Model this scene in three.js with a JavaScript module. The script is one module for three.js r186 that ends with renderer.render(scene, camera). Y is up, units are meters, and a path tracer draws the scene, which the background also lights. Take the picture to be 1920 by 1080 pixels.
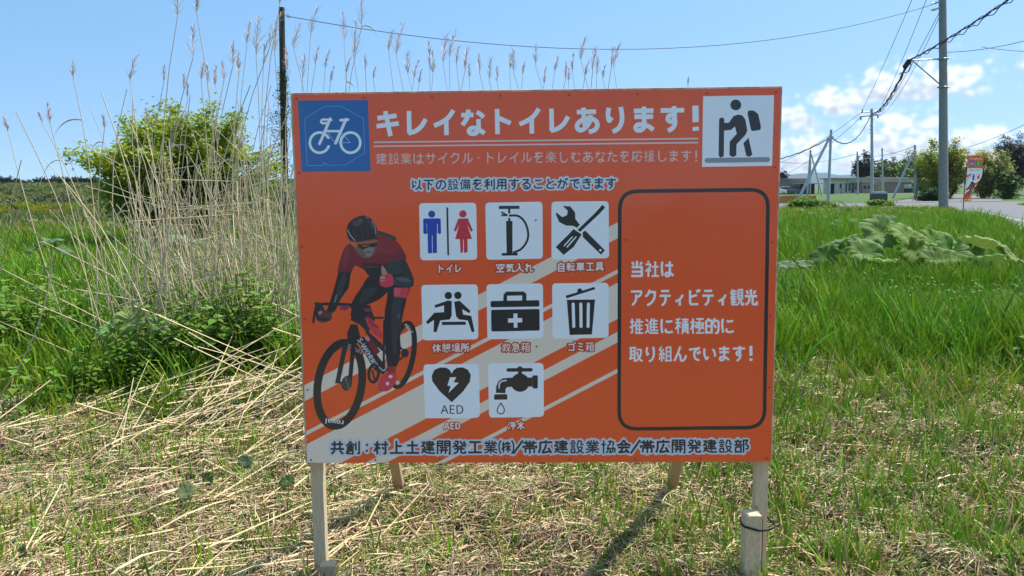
import * as THREE from 'three';
import { mergeGeometries } from 'three/addons/utils/BufferGeometryUtils.js';
import { RoundedBoxGeometry } from 'three/addons/geometries/RoundedBoxGeometry.js';
import { createNoise2D, createNoise3D } from 'simplex-noise';

// ---------------------------------------------------------------- camera
const scene = new THREE.Scene();
const camera = new THREE.PerspectiveCamera(2 * Math.atan(540 / 1480) * 180 / Math.PI, 16 / 9, 0.05, 9000);
camera.rotation.order = 'YXZ';
camera.position.set(0, 1.5, 0);
camera.rotation.set(-7.09 * Math.PI / 180, 0, -0.5 * Math.PI / 180);
camera.updateMatrixWorld(true);

// ---------------------------------------------------------------- sun
const SUN = new THREE.Vector3(0.46, 1, -0.29).normalize();
const sun = new THREE.DirectionalLight(new THREE.Color(1, 0.95, 0.87), 4.0);
sun.name = 'sun';
sun.position.copy(SUN).multiplyScalar(120);
sun.target.position.set(0, 0, -8);
sun.castShadow = true;
sun.shadow.mapSize.set(4096, 4096);
Object.assign(sun.shadow.camera, { left: -60, right: 60, top: 60, bottom: -60, near: 1, far: 300 });
scene.add(sun, sun.target);

// ---------------------------------------------------------------- seeded randomness
function mulberry(a) { return () => { a = (a + 0x6d2b79f5) | 0; let t = Math.imul(a ^ (a >>> 15), 1 | a); t = (t + Math.imul(t ^ (t >>> 7), 61 | t)) ^ t; return ((t ^ (t >>> 14)) >>> 0) / 4294967296; }; }
let rnd = mulberry(7);
const seed = (n) => { rnd = mulberry(n); };
const rr = (a, b) => a + (b - a) * rnd();
const pick = (a) => a[Math.floor(rnd() * a.length)];
const n2 = createNoise2D(mulberry(11)), n3 = createNoise3D(mulberry(12));
const fbm2 = (x, y, o = 4) => { let s = 0, a = 0.5; for (let i = 0; i < o; i++) { s += a * n2(x, y); x = x * 2.03 + 7.1; y = y * 2.03 + 3.7; a *= 0.5; } return s; };
const { clamp, lerp, smoothstep } = THREE.MathUtils;
const V = (x, y, z) => new THREE.Vector3(x, y, z);

// ---------------------------------------------------------------- sky: clear air with fair-weather cumulus low over the horizon, higher banks added out of view
{
  const W = 2048, H = 1024, data = new Float32Array(W * H * 4);
  // each bank: azimuth (degrees, 0 = straight ahead, + to the right), base elevation, half width, height
  const banks = [
    [24.6, 5.9, 2.6, 1.5], [29.3, 5.8, 2.0, 1.3], [26.8, 6.0, 4.6, 2.1], [22.2, 5.1, 2.6, 1.4], [19.4, 4.3, 1.8, 1.7], [33.8, 8.3, 1.5, 1.0], [32.6, 7.1, .8, .8], [34.4, 5.3, 1.3, 1.3],
    [20, 1.6, 2.6, 2.8], [25.8, 2.4, 3.0, 3.0], [23.4, 1.3, 3.4, 2.0], [30.4, 1.8, 3.4, 2.0], [35.5, 1.4, 4, 2.6],
    [41, 1.5, 6, 4], [47, 5, 3, 2], [55, 2, 7, 4], [68, 3, 6, 4], [80, 2, 7, 4], [95, 4, 6, 3], [112, 2, 8, 4], [131, 5, 5, 3], [150, 2, 8, 4], [171, 3, 7, 4],
    [58, 14, 6, 3], [78, 18, 7, 4], [102, 13, 8, 4], [124, 21, 9, 5], [146, 14, 7, 4], [166, 20, 9, 5], [-170, 13, 7, 4], [-148, 19, 8, 4], [-124, 12, 6, 3], [-176, 6, 4, 2], [-160, 2, 8, 4], [-141, 3, 6, 3], [-120, 2, 7, 3], [-98, 3, 5, 2], [-76, 2, 5, 2],  // the higher banks are unseen clouds, added to brighten the sign face
  ];
  const dir = new THREE.Vector3();
  for (let j = 0; j < H; j++) {
    const el = ((j + 0.5) / H - 0.5) * Math.PI, y = Math.sin(el);
    for (let i = 0; i < W; i++) {
      const ph = ((i + 0.5) / W - 0.5) * 2 * Math.PI;
      dir.set(Math.cos(ph) * Math.cos(el), y, Math.sin(ph) * Math.cos(el));
      const cg = dir.dot(SUN), up = Math.max(y, 0);
      const t = Math.pow(1 - up, 5), t2 = Math.pow(1 - up, 22);
      const ray = 0.78 + 0.32 * cg * cg, glow = Math.pow(Math.max(cg, 0), 6) * 0.30 + Math.pow(Math.max(cg, 0), 48) * 0.7;
      let r = (0.16 + 0.18 * t + 0.11 * t2) * ray * 0.96 + glow * 0.9, g = (0.33 + 0.20 * t + 0.09 * t2) * ray + glow * 0.95, b = (0.62 + 0.22 * t + 0.03 * t2) * ray + glow;
      // the air is paler and brighter towards the sun's side
      const side = 0.5 + 0.5 * (dir.x * 0.94 - dir.z * 0.3) / Math.max(0.2, Math.hypot(dir.x, dir.z)), lift = lerp(0.90, 1.18, clamp(side, 0, 1));
      r *= lerp(0.86, 1.05, side) * lift; g *= lift * 0.99; b *= lerp(0.93, 0.98, side) * lift;
      if (el > -0.01 && el < 0.55) {
        const az = Math.atan2(dir.x, -dir.z) * 180 / Math.PI, ed = el * 180 / Math.PI;
        const w1 = fbm2(az * 0.32 + 40, ed * 0.55, 5), w2 = fbm2(az * 1.1 + 9, ed * 1.7 + 5, 5);
        let m = 0, body = 0;
        for (const [ca, ce, cw, ch] of banks) {
          let da = az - ca; da -= 360 * Math.round(da / 360);
          const u = da / cw, v = (ed - ce) / ch;
          const q = 1 - u * u - (v > 0 ? v * v : v * v * 9) + w1 * 1.15 + w2 * 0.95;
          if (q > m) { m = q; body = v; }
        }
        if (m > 0) {
          const a = smoothstep(m, 0.05, 0.9) * 0.93;
          const lit = clamp(0.56 + 0.36 * clamp(body + 0.3, 0, 1) + w2 * 0.5 + 0.1 * w1, 0.42, 0.98);
          r = lerp(r, 0.68 * lit, a); g = lerp(g, 0.70 * lit + 0.02, a); b = lerp(b, 0.72 * lit + 0.06, a);
        }
      }
      if (el < -0.005) { r = 0.30; g = 0.33; b = 0.30; }
      const o = (j * W + i) * 4;
      data[o] = r; data[o + 1] = g; data[o + 2] = b; data[o + 3] = 1;
    }
  }
  const tex = new THREE.DataTexture(data, W, H, THREE.RGBAFormat, THREE.FloatType);
  tex.mapping = THREE.EquirectangularReflectionMapping;
  tex.magFilter = THREE.LinearFilter; tex.minFilter = THREE.LinearFilter; tex.needsUpdate = true;
  scene.background = tex;
  scene.environment = tex;
}
const renderer = new THREE.WebGLRenderer({ antialias: true });
renderer.toneMapping = THREE.LinearToneMapping;
renderer.toneMappingExposure = 1.78;
renderer.shadowMap.enabled = true;
renderer.shadowMap.type = THREE.PCFSoftShadowMap;
scene.fog = new THREE.FogExp2(new THREE.Color(0.62, 0.72, 0.84), 0.00012);

// ---------------------------------------------------------------- helpers
const RC = new THREE.Matrix3().setFromMatrix4(camera.matrixWorld);
// surveying: a sighting (x, y of the 1920 x 1080 survey sheet) and a distance ahead give the point's position in metres
function at(px, py, d) { const v = V((px - 960) / 1480, (540 - py) / 1480, -1).applyMatrix3(RC); v.multiplyScalar(d / -v.z); v.y += 1.5; return v; }
const C = (r, g, b) => new THREE.Color().setRGB(r, g, b);
const taken = new Map();
function numbered(n) { const k = taken.get(n) || 0; taken.set(n, k + 1); return k ? n + '_' + String(k).padStart(3, '0') : n; }
function tag(o, label, category, group, kind) { if (label) o.userData.label = label; if (category) o.userData.category = category; if (group) o.userData.group = group; if (kind) o.userData.kind = kind; return o; }
function shade(o) { o.castShadow = true; o.receiveShadow = true; return o; }
function thing(name, label, category, pos = [0, 0, 0], turn = 0, group) { const o = new THREE.Group(); o.name = numbered(name); o.position.set(...pos); o.rotation.y = turn; scene.add(o); return tag(o, label, category, group); }
function part(name, geo, m, parent) { const o = shade(new THREE.Mesh(Array.isArray(geo) ? mergeGeometries(geo) : geo, m)); o.name = name; parent.add(o); return o; }
function single(name, geo, m, label, category, group) { const o = shade(new THREE.Mesh(Array.isArray(geo) ? mergeGeometries(geo) : geo, m)); o.name = numbered(name); scene.add(o); return tag(o, label, category, group); }
function structure(name, geo, m) { const o = shade(new THREE.Mesh(geo, m)); o.name = numbered(name); o.userData.kind = 'structure'; scene.add(o); return o; }
function box(w, h, d, x = 0, y = 0, z = 0, r = 0.003) { const g = r ? new RoundedBoxGeometry(w, h, d, 1, Math.min(r, w / 2.1, h / 2.1, d / 2.1)) : new THREE.BoxGeometry(w, h, d); return g.translate(x, y, z); }
// a tapered limb along a list of points with radii
function limb(pts, radii, sides = 6, cap = true) {
  const pos = [], idx = [], nor = [], uv = [], up = V(0, 0, 0);
  let len = 0;
  for (let i = 0; i < pts.length; i++) {
    const d = V(0, 0, 0).subVectors(pts[Math.min(i + 1, pts.length - 1)], pts[Math.max(i - 1, 0)]).normalize();
    if (!i) { up.set(Math.abs(d.x) > 0.8 ? 0 : 1, Math.abs(d.x) > 0.8 ? 1 : 0, 0); } else len += pts[i].distanceTo(pts[i - 1]);
    const s = V(0, 0, 0).crossVectors(d, up).normalize(), t = V(0, 0, 0).crossVectors(s, d);
    up.copy(t);
    const r = Array.isArray(radii) ? radii[i] : radii;
    for (let k = 0; k <= sides; k++) {
      const a = k / sides * Math.PI * 2, c = Math.cos(a), q = Math.sin(a);
      const n = V(s.x * c + t.x * q, s.y * c + t.y * q, s.z * c + t.z * q);
      pos.push(pts[i].x + n.x * r, pts[i].y + n.y * r, pts[i].z + n.z * r); nor.push(n.x, n.y, n.z); uv.push(k / sides, len);
    }
  }
  const w = sides + 1;
  for (let i = 0; i < pts.length - 1; i++) for (let k = 0; k < sides; k++) { const a = i * w + k; idx.push(a, a + w, a + 1, a + 1, a + w, a + w + 1); }
  if (cap) for (const [i, f] of [[0, 1], [pts.length - 1, -1]]) {
    const c = pos.length / 3, d = V(0, 0, 0).subVectors(pts[i], pts[i + f]).normalize();
    pos.push(pts[i].x, pts[i].y, pts[i].z); nor.push(d.x, d.y, d.z); uv.push(0.5, 0.5);
    for (let k = 0; k < sides; k++) { const a = i * w + k; f > 0 ? idx.push(c, a, a + 1) : idx.push(c, a + 1, a); }
  }
  const g = new THREE.BufferGeometry();
  g.setAttribute('position', new THREE.Float32BufferAttribute(pos, 3)); g.setAttribute('normal', new THREE.Float32BufferAttribute(nor, 3)); g.setAttribute('uv', new THREE.Float32BufferAttribute(uv, 2)); g.setIndex(idx);
  return g;
}
// collects triangles with vertex colours
class Tris {
  constructor() { this.p = []; this.c = []; this.i = []; this.u = []; }
  vert(x, y, z, c, u = 0, v = 0) { this.p.push(x, y, z); this.c.push(c.r, c.g, c.b); this.u.push(u, v); return this.p.length / 3 - 1; }
  // flat tapering strip: pts, widths, side vector
  strip(pts, ws, side, c) {
    let b = -1;
    for (let k = 0; k < pts.length; k++) {
      const q = pts[k], w = ws[k] / 2, a = this.vert(q.x - side.x * w, q.y - side.y * w, q.z - side.z * w, c, 0, k);
      this.vert(q.x + side.x * w, q.y + side.y * w, q.z + side.z * w, c, 1, k);
      if (k) this.i.push(b, b + 1, a, b + 1, a + 1, a);
      b = a;
    }
  }
  build() {
    const g = new THREE.BufferGeometry();
    g.setAttribute('position', new THREE.Float32BufferAttribute(this.p, 3)); g.setAttribute('color', new THREE.Float32BufferAttribute(this.c, 3)); g.setAttribute('uv', new THREE.Float32BufferAttribute(this.u, 2));
    g.setIndex(this.i); g.computeVertexNormals(); return g;
  }
}
function noiseTexture(w, h, fn, srgb = true) {
  const d = new Uint8Array(w * h * 4);
  for (let y = 0; y < h; y++) for (let x = 0; x < w; x++) { const c = fn(x / w, y / h), o = (y * w + x) * 4; d[o] = clamp(c[0], 0, 1) * 255; d[o + 1] = clamp(c[1], 0, 1) * 255; d[o + 2] = clamp(c[2], 0, 1) * 255; d[o + 3] = 255; }
  const t = new THREE.DataTexture(d, w, h); t.wrapS = t.wrapT = THREE.RepeatWrapping; t.magFilter = THREE.LinearFilter; t.minFilter = THREE.LinearMipmapLinearFilter; t.generateMipmaps = true; if (srgb) t.colorSpace = THREE.SRGBColorSpace; t.needsUpdate = true; return t;
}
// seamless noise on a torus
const tor = (u, v, f, s = 0) => n3(Math.cos(u * 6.2832) * f + s, Math.sin(u * 6.2832) * f + Math.cos(v * 6.2832) * f * 0.7, Math.sin(v * 6.2832) * f + s * 2);
const std = (o) => new THREE.MeshStandardMaterial({ roughness: 0.85, ...o });
// ---------------------------------------------------------------- lettering: strokes of each character on a 100 x 100 square ("c" = smooth curve)
const GLYPH = {
  'キ': '12,30 84,22/8,60 92,51/42,4 60,98', 'レ': '24,5 24,89/c 20,89 48,80 70,62 86,36', 'イ': 'c 84,5 64,32 38,50 10,62/56,38 56,98', 'ト': '34,3 34,98/36,36 84,58',
  'ア': '8,14 88,14/c 88,14 78,34 58,48/c 48,32 46,56 38,76 18,94', 'ク': 'c 42,4 30,28 10,46/36,18 84,18/c 82,14 74,56 50,82 22,96', 'サ': '6,30 94,30/30,6 30,60/c 70,6 70,50 60,78 34,96',
  'ル': 'c 30,10 30,46 24,72 6,92/58,6 58,90/c 58,88 78,74 94,50', '・': '42,50 58,50', 'テ': '20,12 80,12/8,40 92,40/c 54,40 52,66 44,82 26,97', 'ィ': 'c 74,34 60,54 40,66 20,74/52,58 52,98',
  'ビ': '22,8 22,80 28,90 84,90/22,48 74,36/72,6 80,22/86,2 94,18', 'ゴ': '12,22 76,22 76,92/10,86 82,86/80,2 86,14/92,0 98,12', 'ミ': '24,10 78,22/26,42 72,52/18,74 84,92',
  'な': '6,24 52,24/c 34,4 28,34 10,62/c 64,14 78,22 90,34/c 70,40 70,60 70,78 60,92 42,94 34,84 42,74 58,74 76,82 92,94',
  'あ': '12,20 84,20/c 38,4 38,34 40,60 46,86/c 64,32 58,60 40,82 22,88 12,76 20,58 44,46 66,46 84,56 88,72 78,88 56,96',
  'り': 'c 26,6 22,30 26,54 36,42/c 70,4 74,34 72,62 60,84 38,97', 'ま': '12,20 86,20/14,42 84,42/c 50,4 50,40 50,76 42,90 24,92 18,82 26,72 46,72 66,78 84,92',
  'す': '6,20 94,20/c 56,4 58,36 56,56 42,62 32,52 38,40 50,40 58,52 58,72 48,88 32,97', 'は': 'c 16,8 12,36 14,68 18,92/36,30 92,30/c 68,6 68,40 68,78 60,92 44,92 38,82 46,74 62,74 80,80 94,92',
  'を': '14,16 84,16/c 46,2 36,26 14,50 34,42 48,46 50,68/c 84,36 58,46 36,62 30,78 40,90 62,93 82,92', 'し': 'c 28,6 26,40 28,72 40,90 60,92 76,82 88,64',
  'む': '8,24 58,24/c 32,6 32,36 32,58 22,66 14,56 20,46 30,50 32,72 38,86 60,90 78,86 80,72/c 72,16 82,24 90,38', 'た': '8,24 58,24/c 36,4 30,36 10,92/c 50,46 68,42 90,44/c 52,66 50,80 64,90 92,88',
  'の': 'c 52,18 48,52 32,82 20,84 10,64 18,36 40,18 66,18 88,38 88,62 74,82 54,92', 'る': '20,12 74,12/c 74,12 50,36 16,62/c 22,58 46,44 72,46 86,62 80,82 58,94 38,90 32,78 42,68 56,72 62,90',
  'こ': 'c 22,16 50,22 80,16/c 20,62 20,80 42,88 86,84', 'と': 'c 30,6 34,28 44,46/c 82,26 50,42 24,60 22,78 40,90 84,88', 'が': 'c 6,34 40,30 60,30 66,42 62,70 52,90 34,86/c 36,8 30,46 8,92/c 72,34 82,46 88,64/74,6 82,22/88,2 96,16',
  'で': 'c 8,24 50,20 88,14/c 86,15 56,30 46,54 54,80 82,92/68,40 76,54/82,34 90,48', 'き': '16,22 80,16/12,44 86,37/c 46,4 56,34 72,66 58,60/c 26,64 22,80 36,92 76,90',
  'れ': '26,4 26,98/8,26 38,24/c 38,24 26,48 6,76/c 8,76 32,46 54,26 66,32 64,60 66,84 78,90 94,78', 'に': 'c 16,8 12,36 14,68 18,92/c 42,22 64,24 88,20/c 42,66 42,82 60,88 92,84',
  'ん': 'c 52,4 34,46 8,94/c 8,94 30,54 46,54 52,70 56,90 70,92 84,80 94,58', 'い': 'c 14,18 12,50 22,78 30,84 42,68/c 72,22 86,40 90,70', '！': '50,4 50,66/50,83 50,98', '：': '50,24 50,38/50,66 50,80', '/': '80,2 20,98',
  '建': '38,13 82,13 82,40/30,27 96,27/38,40 82,40/36,54 88,54/30,68 94,68/60,2 60,82/6,14 28,14 10,42 28,42/c 28,42 24,66 6,92/c 10,58 24,78 50,90 98,92',
  '設': '12,8 36,8/4,22 44,22/10,37 38,37/10,51 38,51/12,66 36,66 36,92 12,92 12,66/58,8 80,8/c 58,8 58,26 48,42/80,8 80,34 96,34/50,52 88,52/c 88,52 76,78 46,95/c 56,58 70,80 96,95',
  '業': '40,2 40,22/60,2 60,22/18,8 26,20/82,8 74,20/6,24 94,24/32,28 38,38/68,28 62,38/12,40 88,40/18,54 82,54/4,68 96,68/50,40 50,98/c 46,68 30,84 6,92/c 54,68 70,84 94,92',
  '楽': '50,2 44,12/34,14 66,14 66,48 34,48 34,14/34,31 66,31/10,14 22,26/24,36 8,50/90,14 78,26/76,36 92,50/4,60 96,60/50,48 50,98/c 46,62 30,80 6,92/c 54,62 70,80 94,92',
  '応': '54,2 54,14/10,15 94,15/c 14,15 14,56 4,94/30,48 22,76/44,36 44,84 50,90 74,90 78,74/56,30 64,50/80,42 90,68',
  '援': '4,24 34,24/22,4 22,88 10,90/4,58 36,46/88,4 46,10/48,16 54,28/64,16 67,28/88,14 80,28/46,34 92,34/40,50 96,50/c 58,34 54,66 36,94/52,64 84,64/c 84,64 72,84 46,96/c 54,68 70,86 96,94',
  '以': '16,10 16,74 40,56/36,20 46,38/c 76,6 76,50 64,76 40,94/70,70 92,92', '下': '6,12 94,12/46,12 46,98/50,36 78,54',
  '備': 'c 26,4 20,28 4,50/18,34 18,98/30,16 96,16/50,4 50,28/76,4 76,28/38,32 94,32/c 38,32 38,70 28,92/50,46 90,46 90,92 82,94/50,46 50,96/50,62 90,62/50,77 90,77/70,46 70,96',
  '利': 'c 46,6 30,12 10,16/4,34 54,34/30,12 30,98/c 28,38 20,58 4,74/34,46 52,62/68,14 68,70/90,4 90,92 76,94', '用': 'c 18,10 18,60 6,96/18,10 86,10 86,92 74,94/18,36 86,36/18,62 86,62/52,10 52,96',
  '空': '50,2 50,14/8,30 8,15 92,15 92,30/c 38,20 36,36 12,46/c 62,20 62,40 70,42 88,42 88,34/18,58 82,58/50,58 50,92/6,92 94,92', '気': 'c 26,4 20,22 6,36/24,16 92,16/24,30 84,30/10,44 76,44/c 76,44 76,70 84,90 96,94 96,78/c 56,52 40,76 14,92/20,58 60,88',
  '入': '30,8 50,8/c 50,8 44,56 6,94/c 50,20 60,66 96,94', '自': '48,2 42,16/20,18 80,18 80,96 20,96 20,18/20,44 80,44/20,69 80,69',
  '転': '4,16 50,16/10,30 46,30 46,60 10,60 10,30/10,45 46,45/4,76 52,76/28,4 28,98/60,16 92,16/54,42 98,42/c 72,42 66,68 58,88 92,82/80,62 96,94', '車': '8,14 92,14/20,28 80,28 80,62 20,62 20,28/20,45 80,45/4,78 96,78/50,3 50,98',
  '工': '10,14 90,14/50,14 50,88/4,88 96,88', '具': '24,6 76,6 76,60 24,60 24,6/24,24 76,24/24,42 76,42/4,74 96,74/34,78 10,96/66,78 90,96', '休': 'c 28,4 22,30 4,52/20,34 20,98/34,30 96,30/64,4 64,98/c 62,32 54,60 32,80/c 66,32 76,60 96,80',
  '憩': 'c 40,3 26,8 10,10/4,24 50,24/26,8 26,40/12,40 42,40 42,60 12,60 12,40/72,2 68,10/58,12 90,12 90,60 58,60 58,12/58,28 90,28/58,44 90,44/16,74 8,92/32,70 32,90 38,95 66,95 70,84/46,68 54,80/78,72 92,90',
  '場': '4,30 36,30/20,6 20,80/2,84 38,72/48,6 86,6 86,40 48,40 48,6/48,23 86,23/38,52 98,52/c 54,52 48,68 34,80/50,64 92,64/c 92,64 92,84 88,96 78,96/c 66,66 58,84 40,96/c 80,66 74,84 60,97',
  '所': '4,10 46,10/10,28 42,28 42,54 10,54/c 10,28 12,66 2,94/c 92,6 74,12 58,14/c 58,14 58,60 46,96/58,42 98,42/80,42 80,98', '救': '4,26 52,26/28,4 28,88 18,92/40,8 48,18/8,40 20,54/4,84 26,66/48,42 36,54/30,60 52,82/c 68,4 62,24 52,40/64,20 98,20/c 86,22 78,66 50,95/c 60,40 74,74 98,94',
  '急': 'c 38,2 28,16 10,26/34,10 66,10/c 66,10 60,18 54,24/18,26 80,26 80,60 14,60/20,43 80,43/16,72 8,92/32,70 32,90 38,95 66,95 70,84/46,68 54,80/78,72 92,90',
  '箱': 'c 20,2 16,14 6,22/16,10 46,10/28,12 34,22/c 60,2 56,14 48,22/56,10 96,10/72,12 78,22/4,42 46,42/26,28 26,98/c 24,44 18,66 4,80/30,54 46,70/56,32 92,32 92,96 56,96 56,32/56,53 92,53/56,74 92,74',
  '浄': '10,8 26,20/4,34 20,46/24,62 6,94/c 54,2 46,18 34,28/48,14 82,14 70,28/40,30 86,30 86,62/30,46 98,46/40,62 86,62/64,30 64,92 52,94', '水': '50,3 50,90 38,94/8,30 40,30/c 40,30 30,64 6,84/86,18 58,42/c 54,34 66,66 96,86',
  '当': '50,3 50,36/16,10 28,28/84,10 72,28/12,40 84,40 84,96/14,67 84,67/10,92 84,92', '社': '20,3 26,14/4,24 42,24/c 42,24 30,46 4,64/24,44 24,98/28,52 42,64/50,38 96,38/72,6 72,92/46,92 98,92',
  '観': 'c 20,2 14,16 4,26/14,14 50,14/30,14 26,28/4,30 52,30/c 18,30 14,46 4,58/14,46 14,96/30,38 30,92/14,46 50,46/14,62 48,62/14,77 48,77/12,93 52,93/62,6 92,6 92,58 62,58 62,6/62,23 92,23/62,41 92,41/c 68,58 66,82 52,96/84,58 84,88 88,94 98,94 98,80',
  '光': '50,3 50,40/18,10 28,32/82,10 72,32/4,44 96,44/c 36,44 34,76 8,95/62,44 62,86 68,92 92,92 94,74', '推': '4,24 36,24/20,4 20,88 8,90/2,58 38,46/c 56,4 50,26 38,44/48,32 48,98/74,6 68,22/48,24 96,24/48,46 92,46/48,68 92,68/46,92 98,92/70,24 70,92',
  '進': '10,8 24,22/4,42 22,42 22,72/c 22,72 12,84 4,92/c 22,76 40,90 96,92/c 50,2 44,20 32,34/42,24 42,80/68,4 64,16/42,18 94,18/42,37 90,37/42,56 90,56/42,76 96,76/66,18 66,76',
  '積': 'c 38,4 24,10 6,12/2,30 42,30/22,10 22,98/c 20,34 14,56 2,70/26,42 40,58/48,12 96,12/50,25 92,25/44,39 98,39/72,3 72,39/54,48 90,48 90,82 54,82 54,48/54,59 90,59/54,70 90,70/60,84 46,97/82,84 96,97',
  '極': '2,28 38,28/20,4 20,98/c 18,32 12,56 2,72/24,44 36,56/42,8 96,8/c 66,8 66,60 64,78 54,78/44,30 58,30 58,60 44,60 44,30/74,32 94,32/c 94,32 86,54 72,70/76,40 96,70/40,92 98,92',
  '的': '26,3 20,16/6,18 44,18 44,90 6,90 6,18/6,52 44,52/c 66,3 60,26 50,42/62,20 92,20/c 92,20 92,66 84,92 68,92/62,44 76,62', '取': '4,10 52,10/14,10 14,76/42,10 42,98/14,32 42,32/14,53 42,53/2,80 44,70/56,22 90,22/c 90,22 80,66 50,95/c 58,34 72,76 98,95',
  '組': '22,3 8,24 24,36/38,18 10,54 44,50/34,38 44,58/24,52 24,98/12,66 6,86/36,64 42,82/58,8 88,8 88,92/58,8 58,92/58,36 88,36/58,63 88,63/46,92 98,92', '共': '32,4 32,60/68,4 68,60/10,26 90,26/4,60 96,60/34,70 10,96/66,70 90,96',
  '創': 'c 32,3 22,24 2,36/c 34,8 44,22 62,34/20,32 46,32/14,44 50,44 50,64/14,54 50,54/14,64 50,64/c 14,44 14,70 4,94/18,74 50,74 50,94 18,94 18,74/70,14 70,70/92,4 92,92 78,94', '村': '2,28 46,28/24,4 24,98/c 22,32 14,60 2,76/28,44 44,60/50,28 98,28/80,4 80,92 64,94/58,46 68,64',
  '上': '48,4 48,90/48,40 84,40/4,90 96,90', '土': '14,36 86,36/50,4 50,90/4,90 96,90', '開': '8,6 8,98/8,6 42,6 42,38 8,38/8,22 42,22/92,6 92,96 82,96/92,6 58,6 58,38 92,38/58,22 92,22/24,52 76,52/20,70 80,70/40,52 40,72 30,94/62,52 62,96',
  '発': '18,8 44,8/c 44,8 34,32 4,48/10,18 26,30/c 56,4 68,30 96,46/88,8 74,22/96,22 80,34/24,46 76,46/14,62 86,62/c 40,46 38,80 12,96/62,46 62,86 68,92 90,92 92,78',
  '㈱': 'c 14,2 2,30 2,70 14,98/c 86,2 98,30 98,70 86,98/20,30 42,30/31,12 31,90/c 30,34 26,56 18,70/33,44 42,56/c 50,14 48,26 43,36/46,26 78,26/43,46 82,46/62,10 62,90/c 60,48 54,64 43,74/c 64,48 70,64 82,74',
  '帯': '4,20 96,20/26,4 26,36/50,4 50,36/74,4 74,36/26,34 74,34/6,60 6,46 94,46 94,60/20,92 20,60 80,60 80,88 72,90/50,46 50,98', '広': '52,2 52,16/10,17 96,17/c 14,17 14,60 4,94/c 56,28 46,60 32,90 80,82/68,56 90,94',
  '協': '2,34 36,34/19,4 19,98/50,14 86,14/c 86,14 86,30 78,44/c 64,3 62,32 44,46/38,62 64,62/c 64,62 64,80 58,95/c 50,50 48,80 36,96/70,62 96,62/c 96,62 96,80 90,95/c 82,50 80,80 66,96', '会': 'c 50,3 34,28 4,42/c 50,3 66,28 96,42/28,38 72,38/10,56 90,56/c 44,56 34,78 22,92 76,84/62,68 86,96',
  '部': '28,2 28,14/4,16 56,16/16,22 22,38/46,22 38,38/2,42 58,42/12,56 48,56 48,92 12,92 12,56/66,98 66,8 92,8 80,38/c 80,38 96,50 94,68 80,72',
};
const strokesOf = (() => {
  const cache = new Map();
  return (ch) => {
    if (!cache.has(ch)) cache.set(ch, (GLYPH[ch] || '').split('/').filter(Boolean).map((s) => {
      const curve = s[0] === 'c', pts = s.replace(/^c /, '').split(' ').map((q) => q.split(',').map(Number));
      return curve && pts.length > 2 ? smooth(pts) : pts;
    }));
    return cache.get(ch);
  };
})();
GLYPH['／'] = GLYPH['/'];
function smooth(pts, n = 6, closed = false) {
  const c = new THREE.CatmullRomCurve3(pts.map((p) => V(p[0], p[1], 0)), closed, 'catmullrom', 0.5);
  return c.getPoints(pts.length * n).map((p) => [p.x, p.y]);
}
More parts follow.
